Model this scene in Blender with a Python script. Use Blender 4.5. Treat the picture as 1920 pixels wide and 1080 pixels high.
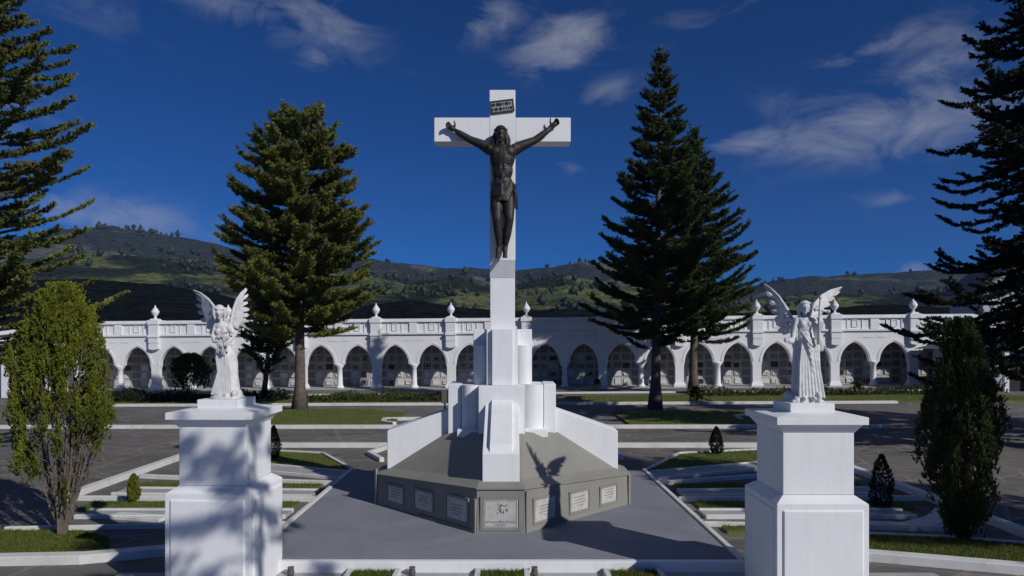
import bpy, bmesh, math, random
import numpy as np
from mathutils import Vector, Matrix, Quaternion
R = math.radians
random.seed(7); rng = np.random.default_rng(11)
scene = bpy.context.scene
for o in list(bpy.data.objects): bpy.data.objects.remove(o)
C = scene.collection

# ------------------------------------------------------------------ camera, sky, sun, exposure
CAMH = 3.96
cam_d = bpy.data.cameras.new('camera'); cam = bpy.data.objects.new('camera', cam_d); C.objects.link(cam)
cam.location = (0, 0, CAMH); cam.rotation_euler = (R(90), 0, 0)
cam_d.sensor_width = 36; cam_d.lens = 36 * 1250 / 1920; cam_d.shift_y = 100 / 1920
cam_d.clip_start = 0.1; cam_d.clip_end = 12000
scene.camera = cam

SUN_EL = R(31); SUN_V = Vector((math.cos(SUN_EL) * .738, -math.cos(SUN_EL) * .675, math.sin(SUN_EL))).normalized()
sd = bpy.data.lights.new('sun', 'SUN'); sd.energy = 3.4; sd.angle = R(.55); sd.color = (1, .965, .915)
so = bpy.data.objects.new('sun', sd); C.objects.link(so); so.rotation_euler = SUN_V.to_track_quat('Z', 'Y').to_euler()
so.location = (40, -40, 40)
scene.view_settings.view_transform = 'Standard'; scene.view_settings.look = 'None'
scene.view_settings.exposure = 0; scene.view_settings.gamma = 1; scene.view_settings.use_curve_mapping = False

class NT:
    """small helper to write node trees"""
    def __init__(s, tree): s.t = tree
    def n(s, kind, props=None, **ins):
        nd = s.t.nodes.new(kind)
        for k, v in (props or {}).items(): setattr(nd, k, v)
        for k, v in ins.items():
            k = k.replace('__', ' ')
            sock = nd.inputs[int(k[1:])] if k[0] == 'i' and k[1:].isdigit() else nd.inputs[k]
            if isinstance(v, bpy.types.NodeSocket): s.t.links.new(v, sock)
            else: sock.default_value = v
        return nd
    def math(s, op, a, b=None, c=None, clamp=False):
        kw = {'i0': a}
        if b is not None: kw['i1'] = b
        if c is not None: kw['i2'] = c
        return s.n('ShaderNodeMath', {'operation': op, 'use_clamp': clamp}, **kw).outputs[0]
    def mix(s, f, a, b, mode='MIX'):
        nd = s.t.nodes.new('ShaderNodeMix'); nd.data_type = 'RGBA'; nd.blend_type = mode
        for sock, v in ((nd.inputs[0], f), (nd.inputs[6], a), (nd.inputs[7], b)):
            if isinstance(v, bpy.types.NodeSocket): s.t.links.new(v, sock)
            else: sock.default_value = v if not isinstance(v, tuple) or len(v) == 4 else (*v, 1)
        return nd.outputs[2]
    def noise(s, vec, scale, detail=4, rough=.55, dist=0):
        return s.n('ShaderNodeTexNoise', None, Vector=vec, Scale=scale, Detail=detail, Roughness=rough, Distortion=dist)
    def ramp(s, f, stops, interp='LINEAR'):
        nd = s.t.nodes.new('ShaderNodeValToRGB'); nd.color_ramp.interpolation = interp
        el = nd.color_ramp.elements
        while len(el) < len(stops): el.new(.5)
        for e, (p, c) in zip(el, stops):
            e.position = p; e.color = (c, c, c, 1) if isinstance(c, (int, float)) else (*c, 1)
        s.t.links.new(f, nd.inputs[0]); return nd.outputs[0]

world = bpy.data.worlds.new('World'); scene.world = world; world.use_nodes = True
wt = world.node_tree; wt.nodes.clear(); W = NT(wt)
sky = W.n('ShaderNodeTexSky', {'sky_type': 'NISHITA', 'sun_disc': False, 'sun_elevation': SUN_EL,
          'sun_rotation': math.atan2(SUN_V.x, SUN_V.y), 'altitude': 2200, 'air_density': .8, 'dust_density': 0.0, 'ozone_density': 5.0})
tc = W.n('ShaderNodeTexCoord').outputs['Generated']
sx = W.n('ShaderNodeSeparateXYZ', None, Vector=tc)
az = W.math('ARCTAN2', sx.outputs[0], sx.outputs[1]); el = W.math('ARCSINE', sx.outputs[2])
def ang(px, py):
    v = Vector((px - 960, 1250, 640 - py)).normalized(); return math.atan2(v.x, v.y), math.asin(v.z)
CLOUDS = [(1050, 82, 95, 42, -14, .95), (925, 38, 75, 34, -12, .62), (600, 42, 110, 42, 14, .62), (450, 8, 170, 40, 12, .5), (590, 108, 42, 30, 42, .35),
          (1135, 172, 70, 26, -12, .5), (1660, 238, 210, 52, -4, .82), (1400, 268, 100, 26, -3, .62), (1560, 185, 170, 40, -5, .30), (1640, 90, 130, 22, -12, .45),
          (1780, 95, 90, 50, 0, .6), (1690, 372, 90, 20, 0, .42), (1068, 312, 34, 13, 6, .42), (385, 158, 60, 15, 14, .22), (1330, 20, 160, 34, -12, .25),
          (190, 404, 170, 36, 5, .85), (1716, 502, 28, 13, 0, .75), (740, 145, 90, 30, 8, .12), (210, 25, 160, 40, 8, .2), (-250, 150, 260, 60, 5, .5), (2350, 160, 300, 70, 0, .6)]
cmask = None
for (px, py, sxp, syp, rot, amp) in CLOUDS:
    a0, e0 = ang(px, py); sa, se = sxp / 1250 * .9, syp / 1250 * .95
    ca, sa_ = math.cos(R(rot)), math.sin(R(rot))
    da = W.math('SUBTRACT', az, a0); de = W.math('SUBTRACT', el, e0)
    p = W.math('DIVIDE', W.math('SUBTRACT', W.math('MULTIPLY', da, ca), W.math('MULTIPLY', de, sa_)), sa)
    q = W.math('DIVIDE', W.math('ADD', W.math('MULTIPLY', da, sa_), W.math('MULTIPLY', de, ca)), se)
    d2 = W.math('ADD', W.math('MULTIPLY', p, p), W.math('MULTIPLY', q, q))
    m = W.math('MULTIPLY', W.math('POWER', 2.718, W.math('MULTIPLY', d2, -1.0)), amp)
    cmask = m if cmask is None else W.math('MAXIMUM', cmask, m)
cv = W.n('ShaderNodeCombineXYZ', None, X=W.math('MULTIPLY', az, 1.0), Y=W.math('MULTIPLY', el, 2.1), Z=.3).outputs[0]
n1 = W.noise(cv, 9.0, 9, .66, .6).outputs[0]
n2 = W.noise(cv, 2.2, 4, .5, .2).outputs[0]
wild = W.math('MULTIPLY', W.ramp(n2, [(.42, 0.), (.64, .95)]), W.ramp(el, [(.45, 0.), (.75, 1.)]))   # unseen clouds above the frame, thickened to whiten the ambient light
cm = W.math('MAXIMUM', cmask, wild)
cf = W.math('MULTIPLY', W.math('SUBTRACT', W.math('ADD', W.math('MULTIPLY', n1, 2.3), cm), 1.30), 1.15, clamp=True)
cf = W.math('MULTIPLY', cf, W.math('MULTIPLY', cm, 2.2, clamp=True), clamp=True)
cf = W.math('MULTIPLY', cf, .62, clamp=True)
tint = W.mix(1.0, sky.outputs[0], (.05, .345, .70, 1), 'MULTIPLY')
skyc = W.mix(cf, tint, (3.9, 4.2, 4.9, 1))
bg = W.n('ShaderNodeBackground', None, Color=skyc, Strength=.078)
wo = W.n('ShaderNodeOutputWorld', None, Surface=bg.outputs[0])

# ------------------------------------------------------------------ materials
MATS = {}
def mat(name, col, rough=.7, streak=0, var=.0, vscale=3., bump=0., bscale=20., metal=0., col2=None, dirt=None, spec=.3, detail=5):
    if name in MATS: return MATS[name]
    m = bpy.data.materials.new(name); m.use_nodes = True; t = m.node_tree; t.nodes.clear(); N = NT(t)
    out = N.n('ShaderNodeOutputMaterial'); b = N.n('ShaderNodeBsdfPrincipled', None, Roughness=rough, Metallic=metal)
    b.inputs['Specular IOR Level'].default_value = spec
    co = N.n('ShaderNodeTexCoord').outputs['Object']
    c = (*col, 1)
    if col2 or var:
        c2 = col2 or tuple(x * (1 - var) for x in col)
        f = N.ramp(N.noise(co, vscale, detail, .6).outputs[0], [(.35, 0.), (.68, 1.)])
        c = N.mix(f, c, (*c2, 1))
    if dirt:
        f2 = N.ramp(N.noise(co, vscale * .37 + .2, 8, .7, 1.2).outputs[0], [(.50, 0.), (.72, dirt[0])])
        c = N.mix(f2, c, (*dirt[1], 1))
    if streak:
        mp = N.n('ShaderNodeMapping', None, Vector=co, Scale=(5.5, 5.5, .55)).outputs[0]
        f3 = N.ramp(N.noise(mp, 1.6, 7, .7, .3).outputs[0], [(.50, 0.), (.78, streak)])
        c = N.mix(f3, c, (.40, .41, .42, 1))
        f4 = N.ramp(N.noise(co, 42, 4, .75).outputs[0], [(.60, 0.), (.75, streak*.8)])
        c = N.mix(f4, c, (.34, .34, .34, 1))
    if isinstance(c, bpy.types.NodeSocket): t.links.new(c, b.inputs['Base Color'])
    else: b.inputs['Base Color'].default_value = c
    if bump:
        bp = N.n('ShaderNodeBump', None, Strength=bump, Distance=.02, Height=N.noise(co, bscale, 4, .6).outputs[0])
        t.links.new(bp.outputs[0], b.inputs['Normal'])
    t.links.new(b.outputs[0], out.inputs[0]); MATS[name] = m; return m
WHITE = mat('white_paint', (.765, .775, .785), .75, streak=.20, var=.05, vscale=1.5, bump=.06, bscale=9, dirt=(.25, (.56, .57, .58)))
WHITE2 = mat('gallery_paint', (.75, .755, .775), .8, streak=.28, var=.05, vscale=.6, bump=.15, bscale=8, dirt=(.35, (.50, .51, .55)))
MARBLE = mat('white_statue', (.68, .68, .67), .6, var=.22, vscale=9, bump=.3, bscale=40, dirt=(.45, (.42, .43, .43)))
BRONZE = mat('dark_bronze', (.019, .018, .018), .55, col2=(.042, .037, .032), vscale=7, bump=.35, bscale=22, metal=.35, spec=.5)
CONC = mat('olive_grey_paint', (.248, .242, .215), .85, var=.12, vscale=1.3, bump=.2, bscale=18, dirt=(.4, (.19, .18, .155)))
CONC_D = mat('dark_grey_paint', (.19, .18, .165), .85, var=.12, vscale=1.5, bump=.2, bscale=18)
PLAQ = mat('marble_plaque', (.52, .51, .48), .5, col2=(.40, .39, .37), vscale=6, dirt=(.5, (.36, .35, .33)))
INK = mat('engraved_strokes', (.10, .095, .09), .8)
KERB = mat('kerb_paint', (.66, .66, .64), .8, var=.12, vscale=2., bump=.3, bscale=20, dirt=(.55, (.36, .35, .33)))
SLAB = mat('grave_slab_concrete', (.40, .40, .40), .85, var=.18, vscale=1.6, bump=.3, bscale=16, dirt=(.5, (.24, .24, .24)))
BARK = mat('bark', (.085, .065, .05), .9, col2=(.15, .125, .105), vscale=6, bump=.8, bscale=12)
STEM = mat('pale_stems', (.17, .14, .115), .9, col2=(.09, .075, .06), vscale=8, bump=.5, bscale=18)
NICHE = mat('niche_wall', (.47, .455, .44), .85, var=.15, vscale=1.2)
ROOFT = mat('grey_roof', (.11, .12, .14), .8, var=.2, vscale=2, bump=.3, bscale=6)
DARKIN = mat('dark_opening', (.015, .015, .018), .6)
SLABM = [mat('tomb_slab_light', (.62, .61, .60), .5, var=.1, vscale=3), mat('tomb_slab_grey', (.22, .21, .205), .4, var=.2, vscale=3),
         mat('tomb_slab_dark', (.035, .035, .038), .3, var=.3, vscale=3), mat('tomb_slab_brown', (.17, .14, .125), .5, var=.2, vscale=3)]
FRAMEM = mat('slab_frame', (.50, .50, .50), .6)

def foliage(name, dark, light, trans=.25):
    m = bpy.data.materials.new(name); m.use_nodes = True; t = m.node_tree; t.nodes.clear(); N = NT(t)
    out = N.n('ShaderNodeOutputMaterial')
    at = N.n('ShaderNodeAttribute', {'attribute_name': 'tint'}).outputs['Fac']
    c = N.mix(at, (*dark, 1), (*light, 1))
    d = N.n('ShaderNodeBsdfPrincipled', None, Base__Color=c, Roughness=.55); d.inputs['Specular IOR Level'].default_value = .25
    tr = N.n('ShaderNodeBsdfTranslucent', None, Color=c)
    mx = N.n('ShaderNodeMixShader', None, Fac=trans, i1=d.outputs[0], i2=tr.outputs[0])
    t.links.new(mx.outputs[0], out.inputs[0]); return m
F_PINE = foliage('pine_needles', (.030, .050, .016), (.270, .285, .065))
F_DARK = foliage('dark_pine_needles', (.014, .026, .014), (.105, .135, .036))
F_BLACK = foliage('blackish_pine_needles', (.008, .014, .010), (.040, .056, .026), .15)  # near-black green for the big pine at the right edge
F_THUJA = foliage('yellow_thuja_sprays', (.050, .072, .016), (.32, .35, .036), .35)
F_CYP = foliage('dark_cypress_sprays', (.012, .024, .012), (.125, .145, .042))
F_CONE = foliage('clipped_cypress', (.010, .020, .012), (.030, .045, .020))
F_HEDGE = foliage('hedge_leaves', (.022, .040, .012), (.110, .140, .030))
F_GRASS = foliage('grass_blades', (.060, .085, .018), (.165, .195, .035), .3)

F_HILL = foliage('hill_tree_leaves', (.012, .020, .014), (.034, .050, .026), .1)
def ground_mat(name, kind):
    m = bpy.data.materials.new(name); m.use_nodes = True; t = m.node_tree; t.nodes.clear(); N = NT(t)
    out = N.n('ShaderNodeOutputMaterial'); b = N.n('ShaderNodeBsdfPrincipled', None, Roughness=.9)
    b.inputs['Specular IOR Level'].default_value = .25
    co = N.n('ShaderNodeTexCoord').outputs['Object']
    if kind == 'asphalt':
        big = N.ramp(N.noise(co, .22, 6, .6, .6).outputs[0], [(.35, 0.), (.7, 1.)])
        c = N.mix(big, (.105, .094, .086, 1), (.175, .158, .145, 1))
        fine = N.noise(co, 38, 3, .7).outputs[0]
        c = N.mix(N.ramp(fine, [(.3, 0.), (.8, .35)]), c, (.20, .19, .18, 1))
        stretch = N.n('ShaderNodeMapping', None, Vector=co, Scale=(.16, .55, 1)).outputs[0]
        st = N.ramp(N.noise(stretch, 1.6, 6, .65, 1.0).outputs[0], [(.50, 0.), (.68, .60)])
        c = N.mix(st, c, (.052, .048, .047, 1))
        vor = N.n('ShaderNodeTexVoronoi', {'feature': 'DISTANCE_TO_EDGE'}, Vector=N.n('ShaderNodeMapping', None, Vector=co, Rotation=(0, 0, .5), Scale=(.25, .22, 1)).outputs[0], Scale=1.0).outputs[0]
        cr = N.ramp(vor, [(0., .55), (.018, 0.)])
        c = N.mix(cr, c, (.26, .24, .22, 1)); h = fine
        for (ro, sc_, mw, am) in ((.35, .30, .030, .5), (-.55, .22, .022, .4)):
            bk = N.n('ShaderNodeTexBrick', None, Vector=N.n('ShaderNodeMapping', None, Vector=co, Rotation=(0, 0, ro)).outputs[0], Scale=sc_, Mortar__Size=mw*.5, Mortar__Smooth=.4)
            brk = N.math('MULTIPLY', N.math('MULTIPLY', bk.outputs['Fac'], am), N.ramp(N.noise(co, .5, 5, .6).outputs[0], [(.42, .1), (.6, 1.)]))
            c = N.mix(brk, c, (.30, .275, .25, 1))
    elif kind == 'grass':
        a = N.noise(co, 1.1, 5, .6).outputs[0]; f = N.noise(co, 26, 3, .7).outputs[0]
        c = N.mix(N.ramp(a, [(.35, 0.), (.65, 1.)]), (.100, .135, .026, 1), (.180, .190, .042, 1))
        c = N.mix(N.ramp(f, [(.35, .0), (.7, .55)]), c, (.050, .068, .016, 1))
        br = N.ramp(N.noise(co, .45, 4, .6, .8).outputs[0], [(.55, 0.), (.72, .55)])
        c = N.mix(br, c, (.165, .125, .060, 1)); h = f
    elif kind == 'platform':
        a = N.noise(co, .55, 6, .6, 1.0).outputs[0]
        c = N.mix(N.ramp(a, [(.32, 0.), (.72, 1.)]), (.185, .195, .225, 1), (.245, .255, .29, 1))
        s2 = N.ramp(N.noise(co, 1.7, 8, .72, 1.5).outputs[0], [(.56, 0.), (.74, .5)])
        c = N.mix(s2, c, (.30, .33, .36, 1))
        bk = N.n('ShaderNodeTexBrick', None, Vector=co, Scale=.42, Mortar__Size=.006, Mortar__Smooth=.3, Brick__Width=.9, Row__Height=.9)
        pass
        sp2 = N.ramp(N.noise(co, 11, 7, .8).outputs[0], [(.62, 0.), (.75, .5)]); c = N.mix(sp2, c, (.11, .115, .12, 1)); h = N.noise(co, 45, 3, .6).outputs[0]
    elif kind == 'soil':
        c = N.mix(N.noise(co, 5, 5, .7).outputs[0], (.05, .042, .034, 1), (.12, .10, .075, 1)); h = N.noise(co, 22, 4, .7).outputs[0]
    bp = N.n('ShaderNodeBump', None, Strength=.35, Distance=.03, Height=h)
    t.links.new(c, b.inputs['Base Color']); t.links.new(bp.outputs[0], b.inputs['Normal']); t.links.new(b.outputs[0], out.inputs[0]); return m
ASPH = ground_mat('asphalt', 'asphalt'); LAWN = ground_mat('lawn', 'grass'); PLAT = ground_mat('platform_paint', 'platform'); SOIL = ground_mat('bare_soil', 'soil')

def hill_mat(name, forest, pasture, share, scale):
    m = bpy.data.materials.new(name); m.use_nodes = True; t = m.node_tree; t.nodes.clear(); N = NT(t)
    out = N.n('ShaderNodeOutputMaterial'); b = N.n('ShaderNodeBsdfPrincipled', None, Roughness=1.0); b.inputs['Specular IOR Level'].default_value = 0
    co = N.n('ShaderNodeTexCoord').outputs['Object']
    co2 = N.n('ShaderNodeMapping', None, Vector=co, Scale=(1, 1, 2.6)).outputs[0]
    big = N.noise(co2, scale, 5, .55, .6).outputs[0]
    f = N.ramp(big, [(1 - share - .05, 0.), (1 - share + .02, 1.)])
    fine = N.noise(co2, scale * 16, 5, .7).outputs[0]
    fc = N.mix(N.ramp(fine, [(.35, 0.), (.65, 1.)]), tuple(x * .18 for x in forest) + (1,), (*forest, 1))
    med = N.noise(co2, scale * 5, 4, .6).outputs[0]
    pc = N.mix(N.ramp(med, [(.35, 0.), (.6, 1.)]), (*pasture, 1), (pasture[0] * .8, pasture[1] * .62, pasture[2] * .9, 1))
    sp = N.ramp(fine, [(.50, 0.), (.56, .9)]); pc = N.mix(sp, pc, (*forest, 1))
    c = N.mix(f, fc, pc)
    bp = N.n('ShaderNodeBump', None, Strength=.9, Distance=6, Height=N.math('ADD', fine, N.math('MULTIPLY', med, 2)))
    t.links.new(c, b.inputs['Base Color']); t.links.new(bp.outputs[0], b.inputs['Normal']); t.links.new(b.outputs[0], out.inputs[0]); return m

# ------------------------------------------------------------------ mesh helpers
class MB:
    def __init__(s): s.v = []; s.f = []
    def add(s, vs, fs):
        n = len(s.v); s.v += [tuple(v) for v in vs]; s.f += [tuple(i + n for i in f) for f in fs]; return s
    def box(s, x0, x1, y0, y1, z0, z1):
        return s.add([(x0,y0,z0),(x1,y0,z0),(x1,y1,z0),(x0,y1,z0),(x0,y0,z1),(x1,y0,z1),(x1,y1,z1),(x0,y1,z1)],
                     [(0,3,2,1),(4,5,6,7),(0,1,5,4),(1,2,6,5),(2,3,7,6),(3,0,4,7)])
    def prism(s, poly, z0, z1):
        n = len(poly); zz0 = z0 if isinstance(z0, (list, tuple)) else [z0] * n; zz1 = z1 if isinstance(z1, (list, tuple)) else [z1] * n
        a = sum(poly[i][0]*poly[(i+1)%n][1]-poly[(i+1)%n][0]*poly[i][1] for i in range(n))
        if a < 0: poly = poly[::-1]; zz0 = list(zz0)[::-1]; zz1 = list(zz1)[::-1]
        vs = [(x,y,z) for (x,y),z in zip(poly, zz0)] + [(x,y,z) for (x,y),z in zip(poly, zz1)]
        return s.add(vs, [tuple(range(n-1,-1,-1)), tuple(range(n,2*n))] + [(i,(i+1)%n,(i+1)%n+n,i+n) for i in range(n)])
    def side(s, poly, x0, x1):
        """outline in (y,z) swept along x"""
        n = len(poly); vs = [(x0,y,z) for y,z in poly] + [(x1,y,z) for y,z in poly]
        return s.add(vs, [tuple(range(n)), tuple(range(2*n-1,n-1,-1))] + [(i+n,(i+1)%n+n,(i+1)%n,i) for i in range(n)])
    def lathe(s, prof, x=0, y=0, z=0, n=16):
        vs = []; fs = []
        for r, h in prof:
            for k in range(n): a = 2*math.pi*k/n; vs.append((x+r*math.cos(a), y+r*math.sin(a), z+h))
        for j in range(len(prof)-1):
            for k in range(n): fs.append((j*n+k, j*n+(k+1)%n, (j+1)*n+(k+1)%n, (j+1)*n+k))
        fs.append(tuple(range(n-1,-1,-1))); fs.append(tuple(range((len(prof)-1)*n, len(prof)*n)))
        return s.add(vs, fs)
    def tube(s, pts, rad, n=6, cap=True):
        pts = [Vector(p) for p in pts]; vs = []; fs = []
        for i, p in enumerate(pts):
            d = (pts[min(i+1,len(pts)-1)] - pts[max(i-1,0)]).normalized(); u = d.orthogonal().normalized() if i == 0 else (u - d*u.dot(d)).normalized(); w = d.cross(u)
            r = rad[i] if isinstance(rad, (list, tuple)) else rad
            for k in range(n): a = 2*math.pi*k/n; vs.append(p + (u*math.cos(a)+w*math.sin(a))*r)
        for j in range(len(pts)-1):
            for k in range(n): fs.append((j*n+k, j*n+(k+1)%n, (j+1)*n+(k+1)%n, (j+1)*n+k))
        if cap: fs.append(tuple(range(n-1,-1,-1))); fs.append(tuple(range((len(pts)-1)*n, len(pts)*n)))
        return s.add(vs, fs)
    def ell(s, c, r, rot=None, n=14, m=9):
        vs = []; fs = []; q = Matrix.Identity(3) if rot is None else rot
        for j in range(m+1):
            ph = math.pi*j/m
            for k in range(n):
                a = 2*math.pi*k/n; v = q @ Vector((r[0]*math.sin(ph)*math.cos(a), r[1]*math.sin(ph)*math.sin(a), -r[2]*math.cos(ph))); vs.append(v+Vector(c))
        for j in range(m):
            for k in range(n): fs.append((j*n+k, j*n+(k+1)%n, (j+1)*n+(k+1)%n, (j+1)*n+k))
        return s.add(vs, fs)
    def cap(s, p, q, r1, r2, n=12):
        """tapered limb with rounded ends"""
        p = Vector(p); q = Vector(q); d = (q-p).normalized(); pts = []; rad = []
        for a in (80, 50, 20): pts.append(p - d*r1*math.sin(R(a))); rad.append(r1*math.cos(R(a)))
        pts += [p, q]; rad += [r1, r2]
        for a in (20, 50, 80): pts.append(q + d*r2*math.sin(R(a))); rad.append(r2*math.cos(R(a)))
        return s.tube(pts, rad, n)
    def chain(s, pts, rad, n=12):
        for i in range(len(pts)-1): s.cap(pts[i], pts[i+1], rad[i], rad[i+1], n)
        return s
    def mesh(s, name):
        me = bpy.data.meshes.new(name); me.from_pydata(s.v, [], s.f); me.update(); return me
    def build(s, name, m, parent=None, bevel=0, smooth=False, loc=None):
        me = s.mesh(name)
        if smooth:
            for p in me.polygons: p.use_smooth = True
        return link(name, me, m, parent, bevel, loc)
def link(name, me, m, parent=None, bevel=0, loc=None):
    o = bpy.data.objects.new(name, me); C.objects.link(o)
    if m is not None and (not me.materials): me.materials.append(m)
    if parent is not None: o.parent = parent
    if loc is not None: o.location = loc
    if bevel:
        b = o.modifiers.new('bevel', 'BEVEL'); b.width = bevel; b.segments = 2; b.limit_method = 'ANGLE'; b.angle_limit = R(35)
    return o
def tag(o, label=None, cat=None, group=None, kind=None):
    if label: o['label'] = label
    if cat: o['category'] = cat
    if group: o['group'] = group
    if kind: o['kind'] = kind
    return o
def empty(name, loc=(0,0,0), rz=0, ry=0):
    o = bpy.data.objects.new(name, None); C.objects.link(o); o.location = loc; o.rotation_euler = (0, ry, rz); o.empty_display_size = .2; return o
def sculpt(mb, voxel, m, name, parent, smooth=2, loc=None):
    """fuse overlapping shapes into one continuous surface"""
    me = mb.mesh('tmp'); o = bpy.data.objects.new('tmp', me); C.objects.link(o)
    r = o.modifiers.new('r', 'REMESH'); r.mode = 'VOXEL'; r.voxel_size = voxel; r.use_smooth_shade = True
    if smooth: k = o.modifiers.new('s', 'SMOOTH'); k.iterations = smooth; k.factor = .5
    dg = bpy.context.evaluated_depsgraph_get(); me2 = bpy.data.meshes.new_from_object(o.evaluated_get(dg)); me2.name = name
    bpy.data.objects.remove(o); me2.materials.clear()
    for p in me2.polygons: p.use_smooth = True
    return link(name, me2, m, parent, loc=loc)
def smoothstep(a, b, x): t = max(0, min(1, (x-a)/(b-a))); return t*t*(3-2*t)
def gz(x, y): return .0074 * max(-60, min(60, x)) * smoothstep(26, 55, y)
def gp(px, py, z=0.): Y = (CAMH - z)*1250/(py-640); return ((px-960)/1250*Y, Y)
def np_mesh(name, V, F, m, parent=None, tint=None):
    me = bpy.data.meshes.new(name); k = F.shape[1]; me.vertices.add(len(V)); me.loops.add(F.size); me.polygons.add(len(F))
    me.vertices.foreach_set('co', np.ascontiguousarray(V, dtype=np.float32).ravel()); me.loops.foreach_set('vertex_index', F.astype(np.int32).ravel())
    me.polygons.foreach_set('loop_start', np.arange(0, F.size, k, dtype=np.int32))
    me.update(calc_edges=True)
    if tint is not None:
        a = me.attributes.new('tint', 'FLOAT', 'FACE'); a.data.foreach_set('value', tint.astype(np.float32))
    return link(name, me, m, parent)
def unit(v): return v / np.maximum(np.linalg.norm(v, axis=1, keepdims=True), 1e-9)
def needles(P, D, L, n, nl, w, tint, spread=.9, taper=.5, jit=.25):
    """P,D,L: starts, unit directions and lengths of k twigs -> V,F,tint of k*n narrow leaves"""
    k = len(P); t = rng.random((k, n, 1)) ** .85
    base = P[:, None] + D[:, None]*(L[:, None, None]*t)
    rad = rng.normal(size=(k, n, 3)); rad -= D[:, None]*(rad*D[:, None]).sum(2, keepdims=True); rad /= np.linalg.norm(rad, axis=2, keepdims=True)
    d = D[:, None]*.75 + rad*spread; d /= np.linalg.norm(d, axis=2, keepdims=True)
    ln = nl*(1-taper*t)*rng.uniform(.7, 1.3, (k, n, 1))
    s = np.cross(d, rng.normal(size=(k, n, 3))); s /= np.linalg.norm(s, axis=2, keepdims=True)
    V = np.stack([base - s*w, base + s*w, base + d*ln + s*w*.3, base + d*ln - s*w*.3], axis=2).reshape(-1, 3)
    F = np.arange(k*n*4).reshape(-1, 4)
    tt = np.clip(np.repeat(tint, n) + rng.normal(0, jit*.4, k*n), 0, 1)
    return V, F, tt

# ------------------------------------------------------------------ ground
xs = np.concatenate([np.linspace(-400, -62, 12), np.linspace(-60, 60, 61), np.linspace(62, 400, 12)])
ys = np.concatenate([np.linspace(-60, 0, 7), np.linspace(4, 60, 29), np.linspace(66, 420, 20)])
GV = np.array([(x, y, gz(x, y)) for y in ys for x in xs]); nx = len(xs)
GF = np.array([(j*nx+i, j*nx+i+1, (j+1)*nx+i+1, (j+1)*nx+i) for j in range(len(ys)-1) for i in range(nx-1)])
tag(np_mesh('ground', GV, GF, ASPH), kind='structure')

def sheet(name, poly, z, m, thick=.3):
    """flat bed with its own thickness following the ground"""
    mb = MB(); mb.prism(poly, [gz(*p)-thick+z for p in poly], [gz(*p)+z for p in poly])
    return tag(mb.build(name, m), kind='structure')
def kerb(pts, w=.22, h=.10, z=0, name='kerb', m=None):
    pts = [Vector(p) for p in pts]; n = len(pts); L = []; Rr = []
    for i, p in enumerate(pts):
        d1 = (pts[i]-pts[i-1]).normalized() if i else (pts[1]-pts[0]).normalized(); d2 = (pts[i+1]-pts[i]).normalized() if i < n-1 else d1
        nrm = Vector((-(d1+d2).y, (d1+d2).x)).normalized(); k = w/2/max(.4, nrm.dot(Vector((-d1.y, d1.x))))
        L.append(p+nrm*k); Rr.append(p-nrm*k)
    vs = []; fs = []
    for a, b in zip(L, Rr):
        g = gz(a.x, a.y)+z
        vs += [(a.x, a.y, g-.1), (a.x, a.y, g+h), (b.x, b.y, g+h), (b.x, b.y, g-.1)]
    for i in range(n-1):
        for k in range(3): fs.append((i*4+k, i*4+k+1, i*4+k+5, i*4+k+4))
    fs.append((3,2,1,0)); fs.append(tuple((n-1)*4+k for k in range(4)))
    return tag(MB().add(vs, fs).build(name, m or KERB, bevel=.012), kind='structure')
def blades(name, poly, z, dens, h=.06, par=None):
    """grass blades over a convex-ish polygon"""
    P = np.array(poly); lo = P.min(0); hi = P.max(0); n = int((hi-lo).prod()*dens); q = lo + rng.random((n, 2))*(hi-lo)
    ins = np.zeros(n, bool); j = len(P)-1
    for i in range(len(P)):
        c = ((P[i,1] > q[:,1]) != (P[j,1] > q[:,1])) & (q[:,0] < (P[j,0]-P[i,0])*(q[:,1]-P[i,1])/(P[j,1]-P[i,1]+1e-9)+P[i,0]); ins ^= c; j = i
    q = q[ins]; n = len(q); b = np.c_[q, np.array([gz(x, y) for x, y in q])+z]
    a = rng.random(n)*6.28; s = np.c_[np.cos(a), np.sin(a), np.zeros(n)]*.006
    tip = b + np.c_[rng.normal(0, .35, (n, 2)), np.ones(n)]*(h*rng.uniform(.5, 1.3, (n, 1)))
    V = np.stack([b-s, b+s, tip], 1).reshape(-1, 3)
    return tag(np_mesh(name, V, np.arange(n*3).reshape(-1, 3), F_GRASS, par, rng.random(n)), kind='stuff')

XC = -.37
def side_pt(s, u, y): return (XC + s*u, y)
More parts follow.
